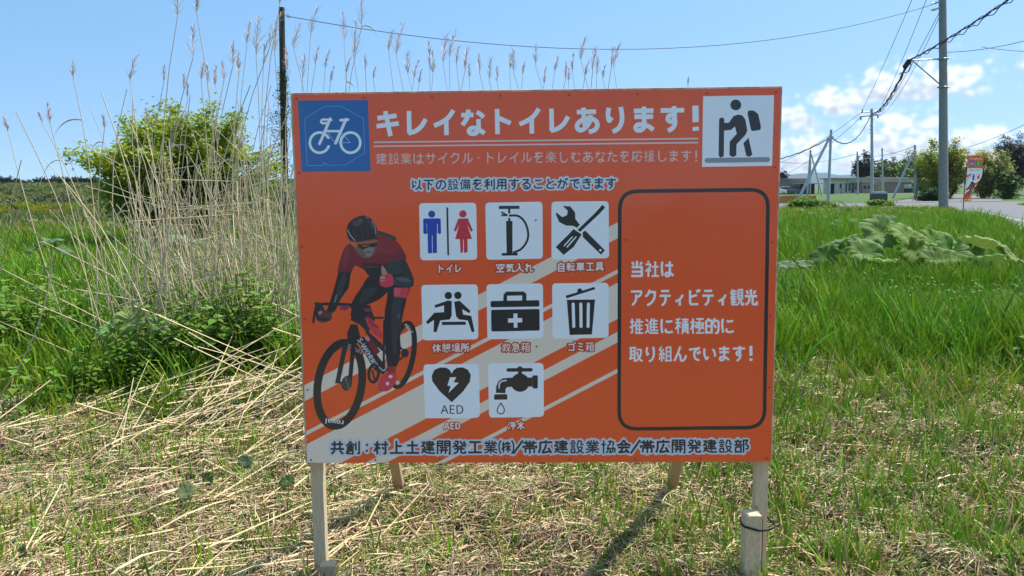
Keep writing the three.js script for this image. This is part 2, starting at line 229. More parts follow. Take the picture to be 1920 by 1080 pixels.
// a drawing board: all drafting is done in sheet coordinates that a map function turns into canvas pixels
function drafting(ctx, map, k) {
  const mk = (ox = 0, oy = 0, s = 1) => {
    const M = (p) => map(ox + p[0] / s, oy + p[1] / s), W = (w) => w / s * k;
    const path = (pts, close) => { ctx.beginPath(); pts.forEach((p, i) => { const q = M(p); i ? ctx.lineTo(q[0], q[1]) : ctx.moveTo(q[0], q[1]); }); if (close) ctx.closePath(); };
    const D = {
      poly(pts, fill, curve) { path(curve ? smooth(pts, 5, true) : pts, true); ctx.fillStyle = fill; ctx.fill(); },
      line(pts, w, color, curve, cap = 'butt') { path(curve ? smooth(pts, 6) : pts); ctx.lineWidth = W(w); ctx.strokeStyle = color; ctx.lineCap = cap; ctx.lineJoin = cap === 'round' ? 'round' : 'miter'; ctx.stroke(); },
      ell(cx, cy, rx, ry, fill, rot = 0, w = 0) {
        const pts = []; for (let i = 0; i < 40; i++) { const a = i / 40 * 6.28319, x = Math.cos(a) * rx, y = Math.sin(a) * ry; pts.push([cx + x * Math.cos(rot) - y * Math.sin(rot), cy + x * Math.sin(rot) + y * Math.cos(rot)]); }
        path(pts, true); if (w) { ctx.lineWidth = W(w); ctx.strokeStyle = fill; ctx.stroke(); } else { ctx.fillStyle = fill; ctx.fill(); }
      },
      // rounded quadrilateral from four corners (clockwise)
      quad(c, r, fill, w = 0) {
        const pts = [];
        for (let i = 0; i < 4; i++) {
          const a = c[(i + 3) % 4], b = c[i], d = c[(i + 1) % 4], u = (p, q, t) => { const l = Math.hypot(q[0] - p[0], q[1] - p[1]); return [p[0] + (q[0] - p[0]) / l * t, p[1] + (q[1] - p[1]) / l * t]; };
          const p0 = u(b, a, r), p1 = u(b, d, r);
          for (let k2 = 0; k2 <= 8; k2++) { const t = k2 / 8, s1 = (1 - t) * (1 - t), s2 = 2 * t * (1 - t), s3 = t * t; pts.push([p0[0] * s1 + b[0] * s2 + p1[0] * s3, p0[1] * s1 + b[1] * s2 + p1[1] * s3]); }
        }
        path(pts, true); if (w) { ctx.lineWidth = W(w); ctx.strokeStyle = fill; ctx.stroke(); } else { ctx.fillStyle = fill; ctx.fill(); }
      },
      // a line of characters between two baseline-top points: from (x0,y0) to (x1,y1) are the top left and top right, h the height
      text(str, x0, y0, x1, y1, h, weight, color, halo, haloW = 0) {
        const chars = [...str], widths = chars.map((c) => ({ '！': 0.62, '/': 0.5, '：': 0.8, '・': 0.8 }[c] || (/[A-Z]/.test(c) ? 0.72 : 1))), total = widths.reduce((a, b) => a + b, 0);
        const dx = x1 - x0, dy = y1 - y0, L = Math.hypot(dx, dy), unit = L / total, ux = dx / L, uy = dy / L;
        for (const pass of halo ? [1, 0] : [0]) {
          let o = 0;
          chars.forEach((ch, i) => {
            const cw = unit * widths[i], cx = x0 + ux * o * unit, cy = y0 + uy * o * unit; o += widths[i];
            const ink = unit * (widths[i] === 1 ? 0.94 : widths[i] * 0.94), n = strokesOf(ch).length, thin = n > 10 ? 0.72 : n > 7 ? 0.84 : 1;
            const pos = (p) => { const gx = widths[i] === 1 ? p[0] / 100 * ink + unit * 0.03 : cw / 2 + (p[0] - 50) / 100 * unit, gy = p[1] / 100 * h; return [cx + ux * gx - uy * gy, cy + uy * gx + ux * gy]; };
            for (const st of strokesOf(ch)) {
              path(st.map(pos)); ctx.lineJoin = pass ? 'round' : 'miter'; ctx.lineCap = pass ? 'round' : 'butt';
              ctx.strokeStyle = pass ? halo : color; ctx.lineWidth = W(weight / 100 * h * thin * (ch === '！' ? 1.35 : 1) + (pass ? haloW * 2 : 0)); ctx.stroke();
            }
          });
        }
      },
      latin(str, x, y, h, color, font = 'bold', ang = 0, stretch = 1, halo, haloW) {
        const a = M([x, y]), b = M([x + Math.cos(ang) * 10, y + Math.sin(ang) * 10]);
        ctx.save(); ctx.translate(a[0], a[1]); ctx.rotate(Math.atan2(b[1] - a[1], b[0] - a[0])); ctx.scale(stretch, 1); ctx.font = font + ' ' + W(h) + 'px sans-serif'; ctx.textAlign = 'center'; ctx.textBaseline = 'middle';
        if (halo) { ctx.strokeStyle = halo; ctx.lineJoin = 'round'; ctx.lineWidth = W(haloW * 2); ctx.strokeText(str, 0, 0); }
        ctx.fillStyle = color; ctx.fillText(str, 0, 0); ctx.restore();
      },
      at: mk,
    };
    return D;
  };
  return mk();
}
const BOARD = { W: 1.82, H: 1.4252 };
function printSheet() {
  const w = 2048, h = Math.round(2048 * BOARD.H / BOARD.W), cv = document.createElement('canvas'); cv.width = w; cv.height = h;
  const ctx = cv.getContext('2d');
  // the artwork was measured on a survey sheet seen slightly askew; this squares it up (result in metres on the board)
  const K = [0.0019857051, -0.0000819527, -1.0640915636, 0.0000266076, 0.0019302548, -0.3484358941, 0.0000150764, -0.000074775];
  const map = (x, y) => { const q = K[6] * x + K[7] * y + 1; return [(K[0] * x + K[1] * y + K[2]) / q * w / BOARD.W, (K[3] * x + K[4] * y + K[5]) / q * w / BOARD.W]; };
  const P = drafting(ctx, map, 2.27);
  const OR = '#f85818', PALE = '#efdcc4', WH = '#f4f6f7', BK = '#15181b', RED = '#d8283f', BLUE = '#123fae', LIGHT = '#fbeae4';
  ctx.fillStyle = OR; ctx.fillRect(0, 0, w, h);
  // pale diagonal stripes: line through (578,y) rising to the right; offsets on the left edge of the sheet
  {
        const stripe = (ya, yb) => P.poly([[540, ya + 35 * 0.52], [540, yb + 35 * 0.52], [1200, yb - 625 * 0.52], [1200, ya - 625 * 0.52]], PALE);
    ctx.save(); ctx.beginPath(); ctx.rect(0, 0, map(1162, 500)[0], h); ctx.clip();
    stripe(720, 750); stripe(808, 816); stripe(833, 901); stripe(925, 945); stripe(994, 1002);
    ctx.restore();
  }
  // ---- cyclist photograph
  cyclist(P.at(560, 380, 2.4555));
  // ---- header
  P.poly([[559, 189], [690, 188], [695, 321], [566, 322]], '#0062a6');
  const h1 = P.at(540, 150, 4);
  h1.line([[125, 290], [280, 198], [402, 198], [566, 290], [576, 546], [432, 638], [300, 640], [272, 622], [266, 640], [146, 643], [125, 290]], 2.5, '#b9d3ea');
  for (const [cx, cy] of [[238, 470], [470, 470]]) h1.ell(cx, cy, 73, 76, WH, 0, 20);
  h1.poly([[296, 440], [330, 440], [330, 490], [296, 490]], '#0062a6');
  h1.line([[238, 478], [318, 292]], 22, WH, false, 'round'); h1.line([[358, 474], [436, 296]], 22, WH, false, 'round'); h1.line([[282, 384], [404, 384]], 18, WH);
  h1.line([[272, 398], [312, 440]], 14, WH); h1.line([[326, 300], [262, 298], [250, 316], [268, 326], [294, 322]], 17, WH, true, 'round'); h1.line([[396, 302], [452, 298]], 20, WH, false, 'round');
  h1.line([[300, 396], [352, 470], [468, 470], [406, 398]], 4.5, '#b9d3ea');
  P.text('キレイなトイレあります！', 700, 207, 1320, 196, 50, 17, WH);
  P.line([[701, 267], [1309, 260]], 2.6, '#ead4d4'); P.line([[701, 274.5], [1309, 267.5]], 2.6, '#ead4d4');
  P.text('建設業はサイクル・トレイルを楽しむあなたを応援します！', 704, 287, 1312, 281, 22, 10, '#ecc9c2');
  P.text('以下の設備を利用することができます', 770, 336, 1157, 333, 21, 12, BK, '#d5dde4', 3.2);
  P.poly([[1318, 180.5], [1451, 178.5], [1447, 311], [1316, 313]], WH);
  const h2 = P.at(1000, 150, 4);
  h2.ell(1516, 188, 40, 40, BK); h2.poly([[1604, 250], [1612, 230], [1650, 230], [1684, 256], [1704, 348], [1700, 374], [1646, 384], [1630, 376]], BK);
  h2.poly([[1430, 322], [1464, 322], [1500, 272], [1534, 260], [1566, 268], [1588, 300], [1602, 380], [1590, 410], [1522, 482], [1520, 566], [1496, 578], [1470, 566], [1472, 462], [1524, 404], [1510, 348], [1482, 374], [1430, 380]], BK);
  h2.line([[1411, 302], [1408, 562]], 37, BK, false, 'round'); h2.poly([[1612, 434], [1640, 560], [1622, 576], [1596, 570], [1574, 474]], BK); h2.line([[1302, 604], [1754, 597]], 36, '#8f9496', false, 'round');
  // ---- facility icons
  const tiles = [[[786, 381], [893, 380], [895, 487], [788, 488]], [[910, 380], [1017, 378], [1018, 485], [912, 487]], [[1034, 378], [1141, 377], [1142, 484], [1034, 486]], [[790, 534], [896, 533], [897, 636], [793, 638]], [[912, 533], [1018, 531], [1019, 634], [914, 636]], [[1035, 531], [1141, 530], [1141, 633], [1036, 635]], [[794, 683], [898, 682], [900, 783], [797, 784]], [[915, 681], [1019, 680], [1020, 781], [917, 783]]];
  for (const t of tiles) P.quad(t, 8, WH);
  const i4 = P.at(770, 360, 3.375);
  i4.ell(134, 140, 22, 22, BLUE); i4.quad([[80, 168], [190, 167], [192, 262], [81, 264]], 12, BLUE); i4.poly([[100, 190], [104, 190], [104, 264], [80, 268], [78, 262], [102, 262]], WH); i4.poly([[168, 190], [172, 190], [194, 260], [194, 268], [168, 264]], WH);
  i4.quad([[80, 168], [190, 167], [192, 200], [80, 200]], 12, BLUE); i4.quad([[81, 190], [101, 190], [103, 266], [83, 266]], 9, BLUE); i4.quad([[171, 190], [191, 190], [193, 264], [173, 264]], 9, BLUE); i4.quad([[107, 190], [165, 190], [167, 386], [110, 388]], 11, BLUE); i4.line([[137, 275], [138, 388]], 4, WH);
  i4.line([[232, 98], [238, 400]], 11, BK);
  i4.ell(331, 139, 23, 23, RED); i4.poly([[302, 168], [362, 167], [394, 244], [382, 252], [358, 205], [388, 296], [360, 298], [360, 380], [338, 386], [336, 300], [332, 300], [332, 380], [316, 386], [312, 298], [282, 298], [308, 208], [286, 250], [274, 244]], RED);
  // pump
  i4.line([[559, 98], [688, 97]], 19, BK); i4.line([[623, 100], [624, 136]], 13, BK); i4.line([[574, 127], [612, 148]], 10, BK); i4.line([[574, 147], [612, 147]], 12, BK); i4.line([[624, 164], [625, 190]], 13, BK); i4.poly([[604, 184], [644, 183], [644, 388], [608, 390]], BK); i4.poly([[576, 387], [677, 385], [677, 401], [577, 402]], BK);
  i4.line([[622, 149], [680, 152], [722, 190], [743, 254], [736, 310], [700, 360], [648, 384]], 13, BK, true); i4.ell(792, 179, 5, 6, '#33475c');
  // wrench and screwdriver
  i4.poly([[962, 88], [1010, 92], [1040, 130], [1042, 172], [1070, 208], [1052, 226], [1028, 214], [984, 212], [940, 190], [918, 140], [922, 130], [960, 160], [990, 146], [994, 118]], BK); i4.poly([[1088, 256], [1104, 244], [1228, 368], [1204, 396], [1090, 286]], BK); i4.ell(1200, 368, 8, 8, WH);
  i4.poly([[1172, 128], [1212, 82], [1230, 98], [1196, 136], [1072, 252], [1056, 240]], BK); i4.poly([[1030, 234], [1082, 268], [1054, 310], [1032, 346], [968, 398], [918, 348], [960, 306], [1002, 266]], BK); i4.line([[972, 340], [1022, 284]], 8, WH, false, 'round'); i4.line([[990, 348], [1046, 284]], 8, WH, false, 'round');
  // bench, first-aid box, bin
  i4.ell(239, 655, 23, 23, BK); i4.ell(299, 654, 23, 23, BK); i4.poly([[152, 716], [236, 686], [260, 690], [260, 780], [248, 806], [188, 812], [164, 886], [146, 884], [148, 808], [108, 836], [98, 822], [150, 764], [212, 760], [212, 716], [156, 732]], BK); i4.poly([[276, 694], [310, 688], [378, 752], [372, 766], [326, 740], [332, 776], [384, 784], [404, 880], [388, 888], [362, 812], [306, 806], [288, 786]], BK); i4.line([[198, 831], [348, 830]], 20, BK);
  i4.quad([[506, 690], [814, 684], [814, 724], [506, 729]], 10, BK); i4.poly([[586, 692], [588, 648], [606, 630], [716, 630], [732, 644], [732, 690], [706, 690], [706, 654], [610, 656], [610, 692]], BK); i4.quad([[509, 745], [815, 740], [816, 876], [511, 882]], 10, BK); i4.poly([[650, 768], [676, 768], [676, 796], [706, 797], [706, 824], [676, 826], [676, 858], [652, 858], [652, 826], [616, 826], [616, 799], [650, 798]], WH);
  i4.poly([[980, 656], [1054, 634], [1056, 614], [1074, 608], [1088, 624], [1160, 600], [1168, 614], [986, 672]], BK); i4.poly([[988, 682], [1166, 680], [1146, 900], [1006, 904]], BK); for (const x of [[1028, 1032], [1076, 1078], [1124, 1122]]) i4.line([[x[0], 708], [x[1], 850]], 20, WH, false, 'round');
  const i5 = P.at(770, 660, 4.8);
  i5.poly([[370, 194], [352, 160], [318, 140], [268, 138], [214, 160], [190, 216], [196, 262], [260, 350], [370, 450], [470, 356], [532, 268], [542, 206], [516, 160], [470, 138], [420, 140], [388, 162]], BK); i5.poly([[354, 226], [412, 226], [388, 272], [434, 276], [340, 370], [360, 306], [330, 304]], WH);
  i5.latin('AED', 376, 518, 112, BK, '', 0, 1.06); i5.latin('AED', 376, 664, 88, LIGHT, 'bold', 0, 0.92, '#b8401a', 9);
  i5.line([[878, 160], [1082, 158]], 32, BK, false, 'round'); i5.ell(984, 152, 24, 24, BK); i5.line([[984, 150], [985, 230]], 36, BK); i5.ell(985, 274, 82, 82, BK); i5.poly([[768, 366], [770, 310], [790, 262], [830, 236], [920, 228], [930, 312], [872, 312], [854, 330], [852, 368]], BK); i5.poly([[1040, 230], [1096, 226], [1096, 310], [1040, 306]], BK); i5.quad([[1096, 210], [1144, 208], [1144, 326], [1098, 326]], 10, BK); i5.quad([[752, 380], [868, 378], [870, 426], [752, 428]], 10, BK); i5.line([[796, 322], [800, 282], [822, 262], [858, 254]], 13, WH, true, 'round');
  i5.line([[812, 456], [842, 510], [836, 544], [812, 556], [786, 544], [782, 512], [812, 456]], 9, BK, true);
  const lab = (s, x0, y0, x1, y1, hh) => P.text(s, x0, y0, x1, y1, hh, 14, LIGHT, '#b8401a', 2.1);
  lab('トイレ', 818, 496, 867, 495, 16); lab('空気入れ', 929, 494, 1001, 493, 17); lab('自転車工具', 1043, 492, 1133, 491, 17); lab('休憩場所', 810, 644, 881, 643, 17); lab('救急箱', 940, 643, 994, 642, 17); lab('ゴミ箱', 1063, 642, 1114, 641, 17); lab('浄水', 951, 790, 985, 789, 16);
  // ---- company panel
  P.quad([[1162, 359], [1440, 355.5], [1432.5, 801], [1160.5, 804]], 34, BK, 6.8);
  P.text('当社は', 1180, 488, 1265, 488, 32, 14, WH); P.text('アクティビティ観光', 1180, 542, 1421, 541, 32, 14, WH); P.text('推進に積極的に', 1179, 596, 1378, 595, 31, 14, WH); P.text('取り組んでいます！', 1178, 649, 1416, 647, 30, 14, WH);
  // ---- makers' line
  P.text('共創：村上土建開発工業㈱/帯広建設業協会/帯広開発建設部', 618, 826, 1404, 823, 26, 15, BK, '#c6d3df', 3.4);
  const t = new THREE.CanvasTexture(cv); t.colorSpace = THREE.SRGBColorSpace; t.magFilter = THREE.LinearFilter; t.anisotropy = 8;
  return t;
}
function cyclist(c) {
  const B = '#1a1b1f', B2 = '#26282d', G = '#3a3e45', R = '#7d1a26', R2 = '#a5202f', PK = '#d8384c', SK = '#b98a72';
  // rear wheel, front wheel
  c.ell(478, 700, 52, 150, B, 0.18, 20); c.ell(478, 700, 40, 132, '#2c2d31', 0.18, 6);
  c.line([[392, 530], [320, 530]], 9, B); c.line([[440, 640], [505, 700]], 9, B); c.line([[410, 770], [500, 692]], 8, B); c.ell(490, 692, 18, 20, B2); c.line([[395, 540], [392, 760]], 10, B);
  c.latin('roval', 507, 578, 22, '#d8dadc', 'bold', 0.95, 1); c.latin('ro', 456, 826, 20, '#d8dadc', 'bold', -0.3, 1);
  c.ell(190, 836, 101, 194, B, 0.16, 36); c.ell(190, 836, 84, 172, '#303238', 0.16, 3);
  c.latin('roval', 166, 1008, 34, '#e4e6e8', 'bold', Math.PI + 0.12, 1.1); c.latin('roval', 254, 668, 34, '#9a9ea4', 'bold', 0.5, 1.1);
  // frame and fork
  c.poly([[240, 560], [270, 560], [290, 640], [262, 650], [226, 640], [224, 600]], B); c.poly([[208, 640], [230, 640], [190, 830], [168, 832]], B2); c.poly([[244, 640], [262, 648], [246, 826], [226, 836]], B); c.ell(222, 830, 24, 34, B2, 0.2); c.ell(222, 830, 14, 22, '#55595f', 0.2, 4); c.line([[236, 866], [214, 800]], 5, '#777b80'); c.line([[170, 826], [200, 828]], 10, B2);
  c.poly([[262, 622], [300, 618], [412, 768], [390, 790], [350, 770]], B); c.line([[286, 640], [352, 738]], 5, '#8f9398'); c.line([[360, 748], [398, 770], [408, 690]], 7, '#a9adb2', true); c.latin('S-WORKS', 318, 690, 34, '#c7cace', 'bold', 1.02, 1.05);
  c.poly([[306, 626], [330, 616], [376, 684], [352, 706]], R); c.ell(318, 626, 13, 9, '#c98e96', 0.9); c.ell(346, 786, 22, 40, B, 0.1, 14); c.line([[340, 770], [352, 820]], 10, B2);
  // legs
  c.poly([[330, 340], [412, 390], [378, 440], [316, 470], [262, 500], [240, 480], [256, 440], [290, 390]], B, true); c.poly([[262, 480], [330, 470], [352, 540], [320, 600], [280, 560], [240, 540]], B2); c.poly([[306, 528], [332, 530], [366, 566], [388, 610], [376, 626], [344, 600], [318, 566]], PK); c.poly([[300, 560], [330, 600], [396, 660], [404, 700], [360, 660], [310, 600]], B2);
  c.poly([[420, 380], [510, 380], [498, 440], [480, 520], [468, 610], [470, 680], [452, 752], [412, 752], [398, 640], [396, 520], [408, 440]], B, true); c.poly([[440, 390], [510, 392], [498, 440], [440, 434]], PK); c.line([[458, 516], [464, 526]], 8, '#73777c', false, 'round'); c.line([[466, 500], [468, 604]], 4, '#44484e');
  c.poly([[414, 752], [446, 752], [448, 792], [412, 796]], R2); c.poly([[392, 790], [446, 786], [452, 816], [432, 850], [404, 868], [366, 860], [370, 830]], PK, true); c.ell(424, 800, 9, 7, '#f0d8dc'); c.ell(410, 832, 8, 8, '#f0d8dc'); c.ell(456, 826, 8, 8, '#e8c8cc');
  // torso
  c.poly([[240, 190], [290, 160], [380, 156], [440, 172], [480, 216], [490, 262], [520, 320], [532, 366], [510, 390], [440, 386], [380, 362], [330, 344], [300, 306], [250, 280], [200, 250]], B);
  c.poly([[238, 188], [300, 162], [384, 154], [444, 172], [482, 220], [494, 260], [430, 270], [380, 292], [320, 300], [262, 290], [236, 330], [182, 322], [196, 250], [214, 206]], R, true); c.poly([[380, 158], [440, 172], [474, 212], [420, 240], [372, 220]], '#92202c', true); c.line([[296, 282], [380, 288]], 14, '#3a1218');
  c.poly([[270, 200], [330, 190], [380, 200], [360, 240], [300, 252], [262, 238]], 'rgba(190,50,60,0.35)', true); c.poly([[214, 214], [236, 206], [230, 270], [204, 300]], 'rgba(180,50,60,0.4)', true); c.poly([[420, 270], [470, 268], [490, 310], [450, 330], [400, 320]], 'rgba(70,76,84,0.5)', true);
  c.poly([[436, 440], [476, 446], [462, 560], [452, 680], [436, 690], [426, 560]], 'rgba(70,74,82,0.5)', true); c.poly([[300, 400], [360, 392], [330, 440], [280, 470]], 'rgba(66,70,78,0.5)', true); c.poly([[440, 396], [470, 396], [464, 430], [440, 428]], 'rgba(255,130,140,0.35)', true);
  // arms
  c.poly([[184, 320], [242, 316], [232, 390], [196, 440], [168, 500], [150, 510], [130, 496], [150, 440], [168, 380]], B); c.line([[176, 424], [162, 474]], 6, '#9da1a6'); c.poly([[84, 500], [120, 494], [152, 512], [148, 540], [110, 552], [82, 536]], '#5a3038', true); c.ell(98, 504, 12, 10, SK);
  c.poly([[492, 262], [510, 300], [532, 352], [528, 384], [500, 392], [436, 378], [434, 340], [480, 336], [470, 290]], B2); c.poly([[434, 342], [500, 342], [526, 362], [500, 388], [436, 376]], '#33373d');
  c.poly([[378, 336], [420, 326], [436, 346], [434, 380], [400, 390], [376, 376]], PK, true); c.poly([[380, 296], [390, 290], [402, 310], [410, 326], [384, 338]], SK); c.line([[376, 346], [398, 344]], 9, '#c0a090'); c.line([[376, 360], [398, 358]], 8, '#b08a80');
  c.poly([[200, 330], [222, 326], [206, 400], [170, 470], [160, 460]], 'rgba(80,84,92,0.45)', true); c.poly([[446, 346], [496, 346], [516, 362], [480, 366]], 'rgba(120,124,132,0.45)', true);
  // handlebar
  c.line([[90, 470], [140, 466], [250, 472], [320, 494]], 13, B, true); c.line([[86, 464], [76, 500], [68, 550]], 11, B, true, 'round'); c.line([[118, 486], [88, 500], [90, 530], [140, 540]], 10, B, true); c.poly([[72, 462], [88, 456], [112, 470], [112, 492], [84, 494]], B2); c.poly([[190, 478], [230, 470], [238, 482], [214, 498], [192, 492]], '#8c3068'); c.poly([[246, 470], [280, 464], [330, 486], [340, 500], [300, 520], [250, 548], [240, 520]], B); c.poly([[296, 484], [334, 488], [338, 500], [310, 502]], '#8c3050'); c.line([[318, 520], [340, 560], [368, 572]], 9, R2, true);
  // head
  c.poly([[236, 172], [360, 170], [360, 206], [340, 244], [316, 256], [288, 244], [262, 212]], '#8a5f4b', true); c.poly([[268, 206], [300, 196], [360, 192], [352, 222], [336, 246], [316, 254], [284, 236]], '#705a54', true); c.poly([[300, 214], [346, 206], [338, 238], [316, 248]], '#8d7c78', true); c.line([[304, 230], [336, 225]], 5, '#5c4a48', true);
  c.poly([[222, 120], [240, 84], [290, 60], [330, 70], [358, 110], [362, 150], [348, 166], [300, 176], [250, 180], [228, 160]], '#35202c', true); for (const [a, b, d] of [[236, 100, 262], [266, 74, 288], [300, 66, 312], [328, 76, 338]]) c.line([[a, b], [(a + d) / 2 - 4, b + 40], [d, 168]], 7, '#150d12', true); c.line([[226, 124], [240, 150], [262, 176]], 4, '#c9b6c0', true); c.line([[338, 84], [352, 110], [356, 146]], 4, '#b59aa8', true); c.ell(318, 68, 12, 5, '#7c6070'); c.poly([[250, 92], [286, 72], [300, 84], [270, 110]], 'rgba(150,120,135,0.4)', true); c.poly([[318, 80], [340, 92], [348, 124], [330, 110]], 'rgba(140,110,125,0.35)', true);
  c.poly([[236, 176], [276, 184], [266, 206], [244, 196]], '#d06a28'); c.poly([[272, 186], [320, 190], [322, 206], [296, 216], [276, 204]], '#31171a'); c.poly([[320, 190], [366, 178], [362, 200], [332, 206]], '#31171a'); c.line([[276, 190], [362, 180]], 6, '#e0532a'); c.line([[296, 200], [318, 198]], 4, '#f08040');
  c.poly([[362, 130], [400, 138], [444, 156], [448, 172], [400, 156], [364, 150]], '#4a3a3c', true);
}
// ---------------------------------------------------------------- terrain
function heightAt(x, z) {
  const d = -z;
  let h = -0.1 + 0.1 * smoothstep(d, 3.6, 7) + 0.3 * smoothstep(d, 9, 20);
  const side = smoothstep(-x / Math.max(d, 1), -0.02, 0.16);
  h += side * (3.1 * smoothstep(d, 38, 175) + 0.5 * smoothstep(d, 20, 60) * 0.5 - 0.25 * smoothstep(d, 9, 20));
  h += smoothstep(d, 200, 900) * 1.5;
  h += 0.14 * Math.exp(-((x + 1.7) ** 2) / 1.1 - ((d - 5.7) ** 2) / 0.35);
  const near = 1 - smoothstep(Math.hypot(x, z + 2), 12, 22);
  h += near * (0.035 * n2(x * 0.9, z * 0.9) + 0.02 * n2(x * 2.7 + 5, z * 2.7));
  return h;
}
const mown = (x, z) => { const d = -z, e = (x < -0.4 ? 6.0 : x > 1.0 ? 6.1 : 5.3) + (x < -2.2 ? -0.5 : 0) + 0.5 * n2(x * 0.8, 3.3) + 0.3 * n2(x * 2.6, 9); return 1 - smoothstep(d, e - 0.7, e + 0.5); };
{
  const rings = 230, sect = 300, pos = [], col = [], uv = [], idx = [], c = new THREE.Color();
  for (let i = 0; i <= rings; i++) {
    const r = i === 0 ? 0.0 : 0.35 * Math.pow(4200 / 0.35, (i - 1) / (rings - 1));
    for (let k = 0; k <= sect; k++) {
      const a = k / sect * Math.PI * 2, x = Math.sin(a) * r, z = -Math.cos(a) * r, d = -z;
      pos.push(x, heightAt(x, z), z); uv.push(x / 1.6, z / 1.6);
      const m = mown(x, z) * (r < 14 ? 1 : 0), n = fbm2(x * 0.11, z * 0.11, 3), nf = n2(x * 1.7, z * 1.7);
      const thatch = C(0.10 + 0.05 * nf, 0.072 + 0.035 * nf, 0.045 + 0.01 * nf), turf = C(0.095 + 0.03 * n, 0.15 + 0.035 * n, 0.026 + 0.01 * n);
      const lawn = C(0.125 + 0.03 * n, 0.225 + 0.03 * n, 0.03), heath = C(0.15 + 0.04 * n, 0.165 + 0.03 * n, 0.045);
      c.copy(turf);
      if (x > 0) c.lerp(lawn, smoothstep(d, 54, 60)); else c.lerp(heath, smoothstep(d, 40, 80) * 0.8);
      c.lerp(thatch, m);
      col.push(c.r, c.g, c.b);
    }
  }
  const w = sect + 1;
  for (let i = 0; i < rings; i++) for (let k = 0; k < sect; k++) { const a = i * w + k; idx.push(a, a + 1, a + w, a + 1, a + w + 1, a + w); }
  const g = new THREE.BufferGeometry();
  g.setAttribute('position', new THREE.Float32BufferAttribute(pos, 3)); g.setAttribute('color', new THREE.Float32BufferAttribute(col, 3)); g.setAttribute('uv', new THREE.Float32BufferAttribute(uv, 2)); g.setIndex(idx); g.computeVertexNormals();
  const grain = noiseTexture(512, 512, (u, v) => { const t = 0.72 + 0.17 * tor(u, v, 3) + 0.16 * tor(u, v, 11, 4) + 0.16 * tor(u, v, 34, 9); return [t, t * 0.99, t * 0.96]; });
  const rough = noiseTexture(256, 256, (u, v) => { const t = 0.5 + 0.25 * tor(u, v, 9, 2) + 0.25 * tor(u, v, 26, 5); return [t, t, t]; }, false);
  structure('ground', g, std({ vertexColors: true, map: grain, bumpMap: rough, bumpScale: 0.02, roughness: 1 }));
}
function sheetOver(outline, lift, step = 1.2) {   // a sheet that lies on the terrain inside an outline (x, distance)
  const sh = new THREE.Shape(outline.map(([x, d]) => new THREE.Vector2(x, d))), inside = (x, d) => { let c = false; for (let i = 0, j = outline.length - 1; i < outline.length; j = i++) { const [xi, yi] = outline[i], [xj, yj] = outline[j]; if ((yi > d) !== (yj > d) && x < (xj - xi) * (d - yi) / (yj - yi) + xi) c = !c; } return c; };
  const g = new THREE.ShapeGeometry(sh), p = g.attributes.position, uv = g.attributes.uv;
  for (let i = 0; i < p.count; i++) { const x = p.getX(i), d = p.getY(i); p.setXYZ(i, x, heightAt(x, -d) + lift, -d); uv.setXY(i, x / 3, d / 3); }
  const ix = g.index; if (ix) for (let i = 0; i < ix.count; i += 3) { const a = ix.getX(i); ix.setX(i, ix.getX(i + 1)); ix.setX(i + 1, a); }
  g.computeVertexNormals(); const nn = g.attributes.normal; if (nn.getY(0) < 0) { for (let i = 0; i < ix.count; i += 3) { const a = ix.getX(i); ix.setX(i, ix.getX(i + 1)); ix.setX(i + 1, a); } g.computeVertexNormals(); }
  return { g, inside };
}
const ROAD = [[13.3, 20.6], [15.6, 25.4], [19.5, 34], [23, 41.3], [23.2, 44], [21, 45.3], [6, 46.6], [-2, 47], [-2, 56], [6, 56], [22.5, 55.5], [31, 57], [60, 60], [60, 52], [31.5, 49.5], [29.4, 45.5], [27, 40], [22.6, 28], [19.6, 20.6]];
const TRACK = [[27, 56.7], [31, 57.3], [36, 58.1], [42, 68], [52, 88], [66, 118], [62, 120], [47, 92], [36, 72]];
const roadInside = sheetOver(ROAD, 0).inside, trackInside = sheetOver(TRACK, 0).inside;
{
  const tarTex = noiseTexture(512, 512, (u, v) => { const t = 0.80 + 0.06 * tor(u, v, 4, 1) + 0.09 * tor(u, v, 40, 3); return [t, t, t]; });
  structure('road', sheetOver(ROAD, 0.05).g, std({ color: C(0.22, 0.21, 0.20), map: tarTex, roughness: 0.9 }));
  structure('gravel_track', sheetOver(TRACK, 0.06).g, std({ color: C(0.25, 0.23, 0.20), map: tarTex, roughness: 1 }));
  const lineShape = [[15.1, 22.5], [17.1, 27], [20.6, 34.6], [22.4, 38.4], [22.5, 38.34], [20.7, 34.54], [17.2, 26.94], [15.2, 22.44]];
  structure('road_edge_line', sheetOver(lineShape, 0.058).g, std({ color: C(0.36, 0.36, 0.35), roughness: 0.8 }));
}
